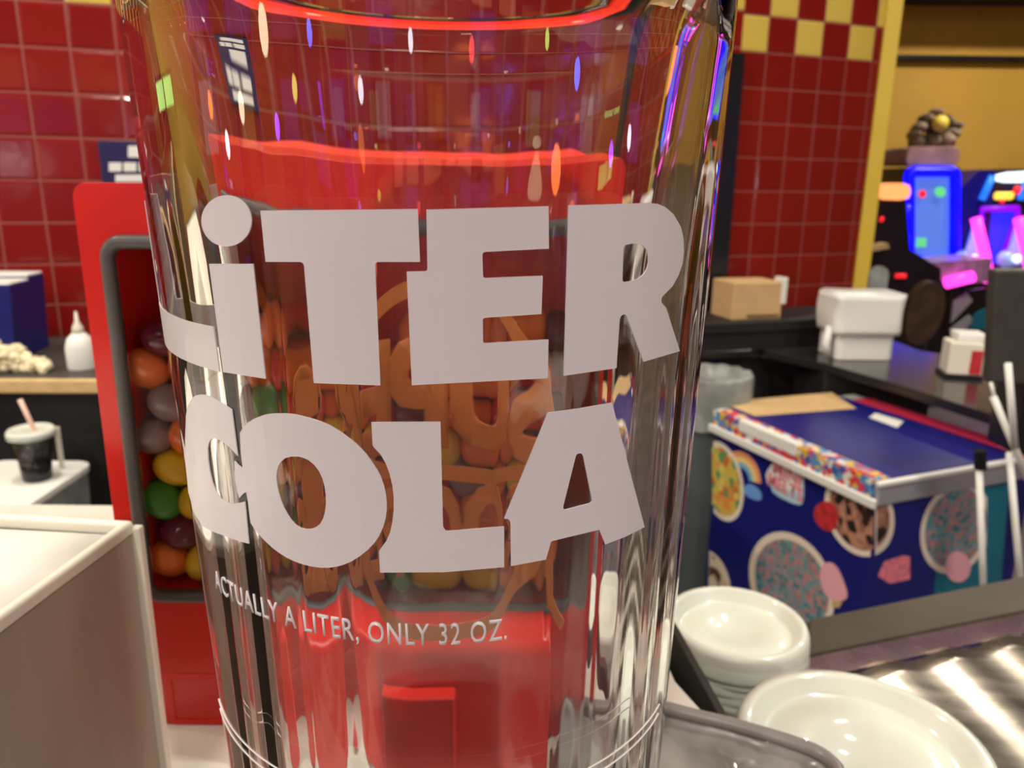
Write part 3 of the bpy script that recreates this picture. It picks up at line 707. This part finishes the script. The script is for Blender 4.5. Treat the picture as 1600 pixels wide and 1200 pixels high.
# smoke grey tub, lower right of the glass
gd = thing('grey_tub', 'smoke grey plastic tub with thick rim at the foot of the glass', 'tub', atz(1080, 1230, -.170))
gp = [atz(x, y, -.172) for x, y in ((985, 1090), (1060, 1112), (1130, 1128), (1180, 1142), (1240, 1160), (1290, 1180), (1320, 1215), (1290, 1290), (1150, 1330), (1000, 1330), (960, 1200))]
gp = [Vector(p) for p in chaikin([tuple(p) for p in gp], 2)]
local(obj('tub_rim', tube(bmesh.new(), gp, .0022, 8, closed=True), M['grey_rim'], smooth=True), gd)
cg = sum(gp, Vector()) / len(gp)
bm = bmesh.new(); prev = None; L = []
for k, (f, dz) in enumerate(((1, 0), (.96, -.002), (.86, -.004), (.6, -.006), (.3, -.005), (0.02, -.005))):
    L.append([bm.verts.new(cg + (p - cg) * f + Vector((0, 0, dz + random.uniform(-.0006, .0006)))) for p in gp])
for a_, b_ in zip(L, L[1:]):
    for i in range(len(gp)): j = (i + 1) % len(gp); bm.faces.new((a_[i], a_[j], b_[j], b_[i]))
bm.faces.new(L[-1])
local(obj('tub_bowl', bm, M['grey_plastic'], smooth=True), gd)
# black mesh mat bottom right
mm = bmesh.new(); p = atz(1545, 1178, -.30)
for i in range(16):
    tube(mm, [p + Vector((i * .006, .02, 0)), p + Vector((i * .006 - .03, -.08, 0))], .0013, 6)
    tube(mm, [p + Vector((-.03, .02 - i * .006, .001)), p + Vector((.1, .03 - i * .006, .001))], .0013, 6)
tag(obj('drain_mat', mm, M['black']), 'black mesh drain mat at the bottom right corner', 'mat')
ft = atz(1470, 1185, -.295)
# ================================================================== ICE CREAM FREEZER
FZ = -.507
N_, L_, R_ = atz(1376, 752, FZ), atz(1118, 640, FZ), atz(1590, 697, FZ)
ea = (L_ - N_); eb = (R_ - N_); la, lb = ea.length, eb.length; ea.normalize(); eb = (eb - ea * eb.dot(ea)).normalized()
fz = thing('ice_cream_freezer', 'navy chest freezer covered in ice cream bead pictures beside the black counter', 'freezer', (*((L_ + R_) / 2).xy, 0))
def fpt(a, b, z): return Vector((N_.x, N_.y, 0)) + ea * a + eb * b + Vector((0, 0, z))
def fprism(a0, a1, b0, b1, z0, z1): return prism(bmesh.new(), [[fpt(a0, b0, z0), fpt(a1, b0, z0), fpt(a1, b1, z0), fpt(a0, b1, z0)]], Vector((0, 0, z1 - z0)))
zf = CZ + FZ
ins = .006
local(obj('cabinet', fprism(ins, la - ins, ins, lb - ins, 0.03, zf - .05), M['freezer'], bevel=.001), fz)
local(obj('lid_rail', fprism(.0, la, .0, lb, zf - .05, zf - .012), M['trim_grey'], bevel=.003), fz)
local(obj('lid_edge', fprism(-.004, la + .004, -.004, lb + .004, zf - .012, zf - .002), M['trim_white'], bevel=.003), fz)
local(obj('front_rail', fprism(-.004, la + .006, -.014, -.004, zf - .052, zf - .034), M['trim_white'], bevel=.003), fz)
local(obj('confetti_band', fprism(.006, la - .004, -.0075, -.0042, zf - .034, zf + .001), M['confetti']), fz)
local(obj('confetti_strip', fprism(.006, la - .004, .002, .03, zf - .002, zf + .002), M['confetti']), fz)
local(obj('price_holder', fprism(la * .42, la * .80, -.010, .012, zf - .020, zf + .004), M['trim_white'], bevel=.002), fz)
local(obj('lid_panel', fprism(.006, la - .006, .03, lb - .055, zf - .002, zf + .001), M['freezer']), fz)
local(obj('red_border', fprism(-.002, la * .9, lb - .055, lb, zf - .002, zf + .0015), M['hotpink']), fz)
TN = Vector((0, 0, 1)); TP = Vector((0, 0, zf + .0012))
def dec(pts, p0, n, m, off, name, th=.0006, under=None):
    if under: return obj(name, prism(bmesh.new(), [[onplane(x, y, p0 + n * off, n) for x, y in pts]], -n * th), m, under)
    return local(obj(name, prism(bmesh.new(), [[onplane(x, y, p0 + n * off, n) for x, y in pts]], -n * th), m), fz)
dec([(1138, 633), (1150, 626), (1300, 613), (1338, 638), (1180, 650)], TP, TN, M['kraft'], .0012, 'card_patch')
dec([(1358, 652), (1368, 645), (1412, 658), (1402, 668)], TP, TN, M['white'], .0012, 'lid_label')
nl = -eb; nr = -ea      # outward normals: the wide left face, the dark right face
PL = fpt(0, ins, 0); PR = fpt(ins, 0, 0)
def ell(cx, cy, rx, ry, rot=0, a0=0, a1=360, n=40):
    ca, sa = math.cos(math.radians(rot)), math.sin(math.radians(rot)); out = []
    for i in range(n + (a1 - a0 < 360)):
        t = math.radians(a0 + (a1 - a0) * i / n); x, y = rx * math.cos(t), -ry * math.sin(t)
        out.append((cx + x * ca - y * sa, cy + x * sa + y * ca))
    return out
def half(pts, f): return [p for p in pts if f(p)]
def bowl(cx, cy, rx, ry, rot, m, clip=None, PP=PL, nn=nl, ring=.86):
    a = ell(cx, cy, rx, ry, rot); b = ell(cx, cy, rx * ring, ry * ring, rot)
    if clip: a, b = half(a, clip), half(b, clip)
    q = dec(a, PP, nn, M['bowl'], .0012, 'bowl_picture'); dec(b, PP, nn, m, .0018, 'bead_picture', under=q)
bowl(1237, 915, 62, 88, -24, M['beads_blue'])
bowl(1343, 800, 52, 72, -20, M['beads_choc'], clip=lambda p: p[0] < 1366)
bowl(1343, 800, 52, 72, -20, M['beads_choc'], clip=lambda p: p[0] > 1366, PP=PR, nn=nr)
bowl(1128, 752, 32, 64, -12, M['beads_rbw'], clip=lambda p: p[0] > 1112)
bowl(1112, 905, 26, 48, -20, M['beads_cookie'], clip=lambda p: p[0] > 1106)
bowl(1494, 825, 54, 74, 18, M['beads_blue'], clip=lambda p: p[0] < 1545, PP=PR, nn=nr)
dec([(1322, 700), (1366, 720), (1366, 860), (1350, 855)][:0] or [(1478, 742), (1580, 728), (1560, 960), (1456, 960)], PR, nr, M['teal'], .0006, 'teal_stripe')
for k_, (r1, r2, m_) in enumerate(((1.0, .8, 'rbw1'), (.8, .6, 'rbw2'), (.6, .4, 'rbw3'))):
    o1 = ell(1158, 748, 30 * r1, 44 * r1, -14, -20, 140, 20); o2 = ell(1158, 748, 30 * r2, 44 * r2, -14, -20, 140, 20)
    dec(o1 + o2[::-1], PL, nl, M[m_], .0010, 'rainbow_band')
dec(chaikin([(1160, 762), (1172, 754), (1190, 768), (1190, 785), (1165, 776)], 2), PL, nl, M['midblue'], .0022, 'cloud_picture')
dec([(1130, 664), (1176, 683), (1172, 702), (1128, 684)], PL, nl, M['pink'], .0012, 'pink_label')
dec(chaikin([(1210, 716), (1238, 720), (1256, 735), (1256, 785), (1247, 791), (1208, 772), (1204, 758), (1195, 752)], 1), PL, nl, M['skyblue'], .0010, 'logo_backing')
plq = dec(chaikin([(1198, 735), (1212, 718), (1240, 722), (1253, 738), (1254, 772), (1225, 764), (1196, 750)], 1), PL, nl, M['white'], .0016, 'logo_backing')
dec(chaikin([(1288, 782), (1300, 786), (1310, 800), (1308, 822), (1296, 833), (1278, 822), (1270, 805), (1274, 790)], 2), PL, nl, M['cherry'], .0024, 'cherry_picture')
dec(chaikin([(1286, 880), (1300, 878), (1312, 892), (1326, 930), (1318, 940), (1296, 938), (1284, 920), (1280, 895)], 2), PL, nl, M['pink_pale'], .0024, 'popsicle_picture')
dec([(1300, 938), (1316, 940), (1311, 950), (1300, 948)], PL, nl, M['kraft'], .0024, 'popsicle_stick')
dec([(1372, 900), (1382, 878), (1412, 868), (1422, 870), (1422, 905), (1390, 912)], PR, nr, M['pink'], .0010, 'side_logo')
dec(ell(1497, 886, 20, 24, 0), PR, nr, M['pink_pale'], .0026, 'popsicle_picture')
# logo lettering
ud = ea * -1
def facetext(s, px, py, wid, hgt, m, name, slope=0):
    bm = text_mesh(s, 1.0, .03); xs = [v.co.x for v in bm.verts]; ys = [v.co.y for v in bm.verts]; o0 = onplane(px, py, PL + nl * .0024, nl)
    for v in bm.verts:
        u = (v.co.x - min(xs)) / (max(xs) - min(xs)); q = v.co.y / max(ys); v.co = o0 + ud * (u * wid) + Vector((0, 0, q * hgt + u * slope))
    bmesh.ops.recalc_face_normals(bm, faces=bm.faces[:])
    return obj(name, bm, M[m], plq)
facetext('MINI', 1207, 738, .085, .028, 'pink', 'logo_word')
facetext('MELTS', 1199, 757, .105, .030, 'pink', 'logo_word')
# hose of white tubes standing beside the freezer
ws = thing('tube_stand', 'stand of thin white tubes beside the right end of the freezer', 'stand', (at(1560, 800, .95).x, .95, 0))
def tb(x0, y0, x1, y1, y, r=.0042, m='trim_white', name='stand_tube'):
    local(obj(name, tube(bmesh.new(), [at(x0, y0, y), at(x1, y1, y)], r, 10), M[m], smooth=True), ws)
tb(1529, 712, 1540, 1010, .95); tb(1577, 708, 1603, 1010, .95)
tb(1575, 568, 1586, 700, .94); tb(1552, 620, 1615, 770, .945); tb(1548, 598, 1556, 630, .945, .002)
local(obj('tube_joint', tube(bmesh.new(), [at(1531, 704, .949), at(1532, 732, .949)], .0078, 8), M['black']), ws)
# ================================================================== BLACK COUNTER AND WHAT STANDS ON IT
ZK = -.435
def kz(px, py): p = atz(px, py, ZK); return (p.x, p.y)
bk = thing('black_counter', 'glossy black counter running along the tiled wall to the right', 'counter', (*kz(1300, 560), 0))
edge = [kz(1120, 537), kz(1165, 540), kz(1200, 548), kz(1288, 568), kz(1400, 600), kz(1519, 638), kz(1700, 694)]
wallline = [(1.9, 2.1), (1.30, 2.25), (1.285, 2.70), (.66, 2.31), (.25, 2.20), (.25, 2.05)]
local(obj('counter_top', slab(bmesh.new(), [(x, y) for x, y in edge] + [kz(1720, 590), kz(1440, 548), (1.13, 2.26), (.66, 2.09), (.25, 1.98)], CZ + ZK - .022, CZ + ZK), M['black_gloss'], bevel=.004), bk)
local(obj('counter_base', box(bmesh.new(), .80, 1.08, 1.92, 2.12, 0, CZ + ZK - .022), M['black_matt']), bk)
zk = CZ + ZK
lz = at(1170, 494, 2.2).z
lg = thing('raised_ledge', 'matt black raised ledge along the foot of the tiled walls', 'ledge', (.6, 2.2, 0))
local(obj('ledge_top', slab(bmesh.new(), [(-.1, 1.89), (.66, 2.10), (1.14, 2.275), (1.10, 2.475), (.64, 2.305), (-.1, 2.09)], lz - .03, lz), M['black_matt'], bevel=.003), lg)
local(obj('ledge_front', slab(bmesh.new(), [(-.1, 1.90), (.66, 2.11), (1.13, 2.285), (1.12, 2.33), (.64, 2.16), (-.1, 1.95)], 0, lz - .03), M['black_matt']), lg)
# cardboard box
a, b = at(1128, 494, 2.16), at(1213, 494, 2.16)
cb = thing('cardboard_box', 'small brown cardboard box on the black ledge against the tiles', 'box', ((a.x + b.x) / 2, 2.20, lz), .25)
wd = b.x - a.x; hh = at(1170, 440, 2.16).z - lz
obj('carton', box(bmesh.new(), -wd / 2, wd / 2, -.06, .06, 0.0, hh), M['kraft'], cb, bevel=.003)
obj('flap', box(bmesh.new(), wd / 2 - .005, wd / 2 + .012, -.062, -.02, hh * .4, hh + .012), M['white'], cb, bevel=.002)
obj('dark_strip', box(bmesh.new(), -wd * .2, wd * .45, -.0615, -.06, hh * .05, hh * .14), mat('dark_brown_card', (.18, .12, .05), .8), cb)  # darker brown strip low on the carton front
# napkin dispenser wrapped in a white bag
a, b = atz(1296, 562, ZK), atz(1408, 566, ZK)
nd = thing('napkin_caddy', 'square white napkin caddy draped with a white bag on black counter', 'napkin caddy', ((a.x + b.x) / 2, (a.y + b.y) / 2 + .07, zk))
wd = b.x - a.x; H = at(1360, 462, a.y).z - zk
def rbox(w, d, z0, z1, r, top=1.0, wav=0, n=6, lv=1):
    bm = bmesh.new(); rings = []
    for k in range(lv + 1):
        f = k / lv; s = 1 + (top - 1) * f
        rings.append([bm.verts.new((x * s * (1 + wav * math.sin(7 * math.atan2(y, x) + 5 * f)), y * s * (1 + wav * math.cos(6 * math.atan2(y, x) - 4 * f)), z0 + (z1 - z0) * f + wav * .15 * math.sin(5 * x / w * 3) * (k == lv))) for x, y in rrect(-w / 2, w / 2, -d / 2, d / 2, r, n)])
    for p, q in zip(rings, rings[1:]):
        for i in range(len(p)): j = (i + 1) % len(p); bm.faces.new((p[i], p[j], q[j], q[i]))
    bm.faces.new(rings[0][::-1]); bm.faces.new(rings[-1]); return bm
obj('caddy_base', rbox(wd * .86, .13, 0, H * .45, .02), M['white'], nd, smooth=False, bevel=.003)
obj('draped_bag', rbox(wd, .15, H * .40, H, .025, 1.02, .025, 8, 8), M['white'], nd, smooth=True)
obj('bag_handle', tube(bmesh.new(), [(-wd * .5, -.04, H * .5), (-wd * .56, -.05, H * .25), (-wd * .52, -.05, .012)], .011, 8), M['white'], nd, smooth=True)
p = at(1369, 470, a.y + .19)
rb = thing('grey_paddle', 'rounded grey paddle sign standing behind the white napkin caddy', 'sign', (p.x, p.y, zk))
hz = at(1369, 416, p.y).z - zk
obj('paddle_blade', prism(bmesh.new(), [[(x, 0, z) for x, z in rrect(-.026, .026, .0, hz, .0255, 8)]], Vector((0, .012, 0))), M['bag'], rb, bevel=.003)
obj('paddle_foot', box(bmesh.new(), -.03, .03, -.02, .03, 0, .008), M['black'], rb)
# white carton with print
a, b = atz(1478, 590, ZK), atz(1536, 602, ZK)
wc = thing('white_carton', 'small white printed carton on a black pad near the dark screen', 'carton', (a.x, a.y, zk), -.25)
wd = .075; H = at(1490, 535, a.y).z - zk
obj('pad', box(bmesh.new(), -.005, wd + .003, -.004, .075, 0, .008), M['black'], wc)
obj('carton_wall', box(bmesh.new(), 0, wd, 0, .07, .008, H), M['cream'], wc, bevel=.004)
obj('printed_panel', box(bmesh.new(), wd * .62, wd * .95, -.0015, -.0002, .012, H * .8), M['cherry'], wc)
obj('carton_flap', box(bmesh.new(), wd * .25, wd * 1.1, .02, .09, H, H + .018), M['white'], wc, bevel=.004)
# dark register screen back
a = at(1547, 600, 1.22); b = at(1556, 421, 1.22); c_ = at(1700, 421, 1.22)
rg = thing('register_screen', 'tall charcoal back of a register screen at the right edge', 'screen', (c_.x - .08, 1.24, zk))
local(obj('screen_back', prism(bmesh.new(), [[a, b, c_, at(1700, 610, 1.22)]], Vector((0, .025, 0))), M['charcoal'], bevel=.006), rg)
local(obj('screen_foot', box(bmesh.new(), c_.x - .05, c_.x - .01, 1.235, 1.32, zk, a.z + .04), M['black'], bevel=.005), rg)
# trash bin with liner
c = atz(1140, 612, -.50)
tbn = thing('trash_bin', 'grey waste bin with a draped grey liner left of the freezer', 'bin', (at(1114, 610, 1.86).x, 1.86, 0))
zt_ = at(1135, 606, 1.70).z; Rb = .090
obj('bin_body', lathe(bmesh.new(), [(0, 0), (Rb * .85, 0), (Rb * .9, .02), (Rb, zt_ - .05), (0, zt_ - .05)], 40), M['bin'], tbn, smooth=False)
bm = bmesh.new(); n = 64; L = []
for r_, z_ in ((.2, -.03), (.75, -.02), (.93, -.002), (1.0, 0), (1.06, -.01), (1.07, -.05), (1.05, -.10), (1.10, -.13)):
    L.append([bm.verts.new((Rb * r_ * (1 + .02 * math.sin(9 * t * 2 * PI / n + 8 * r_)) * math.cos(2 * PI * t / n), Rb * r_ * math.sin(2 * PI * t / n), zt_ + z_ + .0018 * math.sin(13 * t * 2 * PI / n))) for t in range(n)])
for p, q in zip(L, L[1:]):
    for i in range(n): j = (i + 1) % n; bm.faces.new((p[i], p[j], q[j], q[i]))
bm.faces.new(L[0][::-1])
obj('bin_liner', bm, M['bag'], tbn, smooth=True)

# ================================================================== ARCADE, FAR RIGHT
YA = 5.0
def P3d(px, py, y=YA): return at(px, py, y)
def poly(name, pts, y, d, m, root, bevel=0):
    return local(obj(name, prism(bmesh.new(), [[at(px, py, y) for px, py in pts]], Vector((0, d, 0))), m, bevel=bevel), root)
def neon(name, pts, y, r, m, root, closed=False):
    return local(obj(name, tube(bmesh.new(), [at(px, py, y) for px, py in pts], r, 8, closed=closed), m, smooth=True), root)
def rpx(x0, x1, y0, y1, r, n=5): return rrect(x0, x1, y0, y1, r, n)
ac = thing('arcade_machine', 'arcade machine with bright blue neon frame and carved topper', 'arcade machine', (*at(1455, 500, YA).xy, 0))
poly('cabinet', [(1413, 262), (1500, 262), (1498, 700), (1416, 700)], YA + .03, .6, M['cab_black'], ac)
poly('lit_screen', [(1427, 272), (1485, 272), (1482, 405), (1430, 405)], YA + .01, .02, M['screen'], ac)
neon('neon_frame', rpx(1421, 1492, 268, 408, 9), YA, .034, M['neon_blue'], ac, True)
neon('neon_side', [(1417, 320), (1417, 350)], YA - .02, .03, M['neon_blue'], ac)
neon('neon_side', [(1415, 366), (1415, 382)], YA - .02, .03, M['neon_blue'], ac)
poly('screen_mark', [(1434, 372), (1448, 372), (1447, 386), (1432, 386)], YA - .01, .015, M['screen_green'], ac)
poly('screen_mark', ell(1470, 300, 8, 8), YA - .01, .015, M['screen_green'], ac)
poly('screen_mark', ell(1442, 303, 5, 6), YA - .01, .015, M['neon_red'], ac)
poly('control_deck', [(1425, 412), (1550, 404), (1545, 440), (1490, 446), (1450, 430)], YA - .5, .3, M['cab_deck'], ac)
neon('deck_light', [(1478, 442), (1520, 432)], YA - .55, .035, M['neon_pink'], ac)
poly('side_art', [(1488, 458), (1540, 450), (1538, 520), (1482, 532)], YA - .48, .02, M['black'], ac)
poly('side_art', [(1490, 470), (1512, 458), (1520, 470), (1486, 505)], YA - .49, .01, M['trim_grey'], ac)
poly('side_art', [(1484, 515), (1515, 492), (1520, 500), (1505, 520), (1486, 522)], YA - .49, .01, M['trim_grey'], ac)
poly('side_art', [(1514, 512), (1522, 492), (1540, 482), (1540, 515)], YA - .49, .01, M['teal'], ac)
tp = thing('carved_topper', 'carved brown trophy figure on a mauve plinth atop the blue neon machine', 'figure', at(1460, 262, YA + .1))
zt0 = at(1460, 258, YA + .1)
bm = prism(bmesh.new(), [[at(x, y, YA + .02) for x, y in ((1416, 258), (1414, 245), (1422, 229), (1500, 229), (1502, 245), (1496, 258))]], Vector((0, .35, 0)))
local(obj('plinth', bm, M['trophy_base'], bevel=.02), tp)
bm = bmesh.new()
for x, y, r in ((1434, 222, 12), (1455, 220, 13), (1478, 220, 13), (1488, 208, 9), (1436, 200, 9), (1462, 195, 15), (1447, 186, 8), (1478, 188, 8), (1462, 178, 8), (1492, 196, 6), (1428, 210, 7)):
    p = at(x, y, YA + .15); blob(bm, p, r * .0041, .09, r * .0041, 12, 8, .12)
local(obj('carving', bm, M['trophy'], smooth=True), tp)
local(obj('gold_face', blob(bmesh.new(), at(1469, 193, YA + .05), .05, .05, .05, 14, 10), M['yellow'], smooth=True), tp)
a2 = thing('arcade_machine', 'twin arcade machine with deep blue side, pink tubes and lit marquee', 'arcade machine', (*at(1560, 500, YA).xy, 0))
poly('side_panel', [(1500, 420), (1500, 296), (1530, 266), (1556, 266), (1540, 420)], YA + .05, .6, M['cab_blue'], a2)
poly('cabinet', [(1530, 285), (1562, 264), (1700, 264), (1700, 660), (1520, 660), (1504, 420)], YA + .12, .5, M['cab_black'], a2)
poly('marquee', chaikin([(1556, 285), (1564, 270), (1640, 266), (1640, 285)], 1), YA + .05, .06, M['neon_white'], a2)
neon('blue_tube', [(1551, 275), (1534, 312)], YA + .04, .022, M['neon_sky'], a2)
neon('blue_tube', [(1606, 280), (1594, 312)], YA + .04, .022, M['neon_sky'], a2)
neon('yellow_lamp', [(1556, 306), (1581, 306)], YA + .04, .024, M['neon_yellow'], a2)
neon('red_lamp', [(1592, 292), (1586, 302)], YA + .04, .022, M['neon_red'], a2)
neon('red_lamp', [(1563, 315), (1568, 315)], YA + .04, .012, M['neon_red'], a2)
poly('lit_panel', [(1536, 328), (1592, 328), (1560, 412), (1548, 412)], YA + .06, .03, M['screen_blue'], a2)
neon('violet_frame', [(1534, 345), (1534, 327), (1590, 325), (1590, 340), (1562, 415)], YA + .04, .02, M['neon_violet'], a2)
for dx in (0, 67):
    neon('pink_tube', [(1525 + dx, 341), (1540 + dx, 405), (1545 + dx, 440)], YA - .1, .034, M['neon_pink'], a2)
    poly('glass_bubble', [(1512 + dx, 385), (1522 + dx, 350), (1534 + dx, 412), (1500 + dx, 418)], YA, .02, M['pale_globe'], a2)
    local(obj('globe', blob(bmesh.new(), at(1507 + dx, 404, YA - .05), .065, .05, .055, 18, 12), M['pale_globe'], smooth=True), a2)
    local(obj('globe_lamp', blob(bmesh.new(), at(1522 + dx, 404, YA - .12), .024, .024, .026, 12, 8), M['neon_white'], smooth=True), a2)
a3 = thing('arcade_machine', 'dark arcade machine with a small orange lit sign on top', 'arcade machine', (*at(1395, 500, YA - .4).xy, 0))
poly('cabinet', [(1368, 300), (1416, 312), (1422, 390), (1470, 420), (1470, 640), (1355, 640)], YA - 1.0, .3, M['cab_black'], a3)
poly('orange_sign', chaikin([(1371, 290), (1380, 286), (1420, 286), (1424, 300), (1418, 313), (1374, 312)], 1), YA - 1.07, .05, M['neon_orange'], a3)
poly('ledge', [(1352, 386), (1388, 380), (1390, 388), (1353, 395)], YA - 1.09, .08, M['wood'], a3)
neon('red_lamp', [(1376, 342), (1379, 343)], YA - 1.02, .014, M['neon_red'], a3)
neon('red_lamp', [(1400, 431), (1415, 431)], YA - 1.02, .012, M['neon_red'], a3)
p = at(1447, 492, 2.9)
stl = thing('bar_stool', 'round brown leather stool back behind the black counter', 'stool', (p.x, p.y, 0))
local(obj('padded_back', prism(bmesh.new(), [[at(x, y, 2.9) for x, y in ell(1446, 490, 28, 52, 20)]], Vector((0, .05, 0))), M['brown'], bevel=.012), stl)
local(obj('stool_post', tube(bmesh.new(), [(p.x, p.y + .03, 0), (p.x, p.y + .03, p.z - .1)], .03, 12), M['black']), stl)

# ================================================================== BEHIND THE CUSTOMER (cabinets and pendants added for reflections in the glass)
def cabinet(x, y, rz, hgt, mscreen, mtrim, label, wd=.62):
    t = thing('added_arcade_cabinet', label, 'arcade machine', (x, y, 0), rz)  # unseen cabinet, added so its lights reflect in the glass
    prof = [(-.35, 0), (.35, 0), (.35, hgt), (-.10, hgt), (-.18, hgt * .86), (-.02, hgt * .82), (.05, hgt * .55), (-.30, hgt * .47), (-.35, hgt * .42)]
    obj('cabinet_body', prism(bmesh.new(), [[(-wd / 2, q, z) for q, z in prof]], Vector((wd, 0, 0))), M['cab_black'], t, bevel=.01)
    obj('lit_screen', prism(bmesh.new(), [[(-wd * .3, -.010, hgt * .78), (wd * .3, -.010, hgt * .78), (wd * .3, .035, hgt * .62), (-wd * .3, .035, hgt * .62)]], Vector((0, -.012, 0))), mscreen, t)
    obj('marquee', prism(bmesh.new(), [[(-wd * .45, -.205, hgt * .87), (wd * .45, -.205, hgt * .87), (wd * .45, -.125, hgt * .985), (-wd * .45, -.125, hgt * .985)]], Vector((0, -.01, 0))), mtrim, t)
    for s in (-1, 1): obj('trim_light', tube(bmesh.new(), [(s * wd / 2, -.36, hgt * .42), (s * wd / 2, -.02, hgt * .54), (s * wd / 2, -.10, hgt * .83), (s * wd / 2, -.2, hgt * .87), (s * wd / 2, -.12, hgt)], .012, 8), mtrim, t, smooth=True)
    return t
def bright(name, c, s): return mat(name, tuple(.3 * x for x in c), .4, emit=c, es=s)
B_ = dict(v=bright('violet_display', (.35, .08, 1), .8), b=bright('blue_display', (.05, .15, 1), .8), p=bright('pink_display', (1, .1, .55), .8), g=bright('green_display', (.35, 1, .25), .8),
          y=bright('yellow_display', (1, .7, .15), .8), o=bright('orange_display', (1, .28, .06), .8), w=bright('white_display', (.8, .9, 1), .8), r=bright('red_display', (1, .08, .05), .8))
spec = [(-3.4, -.4, 'w', 'v', 'added violet trimmed cabinet with white screen by the left wall'), (-3.3, -1.5, 'y', 'b', 'added blue trimmed cabinet with yellow screen by the left wall'),
        (-2.9, -2.6, 'v', 'p', 'added pink trimmed cabinet with violet screen at the back left'), (-2.0, -3.4, 'b', 'y', 'added yellow trimmed cabinet with blue screen at the back left'),
        (-1.0, -4.0, 'w', 'v', 'added violet trimmed cabinet with white screen at the back'), (0.3, -4.3, 'o', 'r', 'added red trimmed cabinet with orange screen at the back'),
        (1.5, -4.0, 'b', 'b', 'added all blue lit cabinet at the back right'), (2.6, -3.2, 'g', 'o', 'added orange trimmed cabinet with green screen at the back right'),
        (3.5, -2.0, 'w', 'v', 'added violet trimmed cabinet with white screen by the right wall'), (3.9, -.6, 'v', 'b', 'added blue trimmed cabinet with violet screen by the right wall')]
for x, y, s, tr_, lab in spec:
    cabinet(x, y, math.atan2(-y, -x) + PI / 2, 1.75, B_[s], B_[tr_], lab)
t = thing('lit_wall_sign', 'green lit sign on the left side wall', 'sign', (-4.44, 1.3, CZ + .29))
obj('sign_case', box(bmesh.new(), -.04, .04, -.5, .5, -.1, .1), M['black'], t, bevel=.01)
obj('sign_face', box(bmesh.new(), .041, .05, -.45, -.03, -.07, .07), M['neon_green'], t)
obj('sign_face', box(bmesh.new(), .041, .05, .03, .45, -.07, .07), M['neon_green'], t)

# pendant lamps added for coloured glints in the glass; lit orange back-wall panels
def glow(name, c, e): return mat(name, (.5, .5, .5), .4, emit=c, es=e)
G_ = dict(cyan=glow('cyan_bulb', (.1, 1, .7), 14), blue=glow('blue_bulb', (.06, .15, 1), 26), yellow=glow('yellow_bulb', (1, .85, .15), 14), white=glow('white_bulb', (.85, .9, 1), 20),
          warm=glow('warm_bulb', (1, .8, .5), 18), orange=glow('orange_bulb', (1, .22, .04), 20), lime=glow('lime_bulb', (.6, 1, .15), 14), violet=glow('violet_bulb', (.35, .05, 1), 26), red=glow('red_bulb', (1, .05, .08), 18))
for ang, z, r, k, lab in ((-137, .56, .04, 'cyan', 'added cyan pendant bulb high at the back left'), (-141, .34, .05, 'blue', 'added blue pendant bulb at the back left beside the cyan one'), (-134, .15, .05, 'yellow', 'added yellow pendant bulb low at the back left'),
        (-124, .35, .09, 'warm', 'added large warm pendant bulb on the left'), (-126, .02, .05, 'violet', 'added violet pendant bulb low on the left'), (-158, .14, .05, 'white', 'added white pendant bulb left of the back centre'), (-176, .32, .045, 'white', 'added white pendant bulb at the back centre'),
        (163, .30, .05, 'red', 'added red pendant bulb at the back centre right'), (136, .36, .04, 'lime', 'added lime pendant bulb at the back right'), (124, .25, .06, 'blue', 'added blue pendant bulb at the back right'), (131, -.11, .10, 'orange', 'added large orange pendant bulb low at the back right'),
        (-112, .10, .06, 'warm', 'added warm pendant bulb low near the left wall'), (-104, -.02, .05, 'white', 'added white pendant bulb near the left wall'), (-98, .12, .05, 'orange', 'added orange pendant bulb near the left wall'), (108, -.02, .05, 'violet', 'added violet pendant bulb near the right wall'), (100, .05, .05, 'white', 'added white pendant bulb near the right wall')):
    a = math.radians(ang); p = Vector((3 * math.sin(a), 3 * math.cos(a), CZ + z))
    t = thing('added_pendant_lamp', lab, 'lamp', p, 0, 'added pendant lamps behind the customer')  # unseen bulb, added for a coloured highlight on the glass
    obj('globe', blob(bmesh.new(), (0, 0, 0), r, r, r, 16, 12), G_[k], t, smooth=True)
    obj('cord', tube(bmesh.new(), [(0, 0, r * .9), (0, 0, CEIL - p.z)], .004, 6), M['black'], t)
for i in range(6):
    t = thing('menu_panel', ['first', 'second', 'third', 'fourth', 'fifth', 'sixth'][i] + ' lit orange panel from the left on the back wall', 'panel', (-2.2 + i * 1.1, -5.96, CZ + 1.05), 0, 'lit orange panels on the back wall')
    obj('panel_case', box(bmesh.new(), -.42, .42, -.03, .02, -.16, .16), M['black'], t)
    obj('panel_face', box(bmesh.new(), -.39, .39, .0201, .026, -.13, .13), G_['panel'] if 'panel' in G_ else G_.setdefault('panel', glow('orange_panel', (1, .32, .12), 2.2)), t)
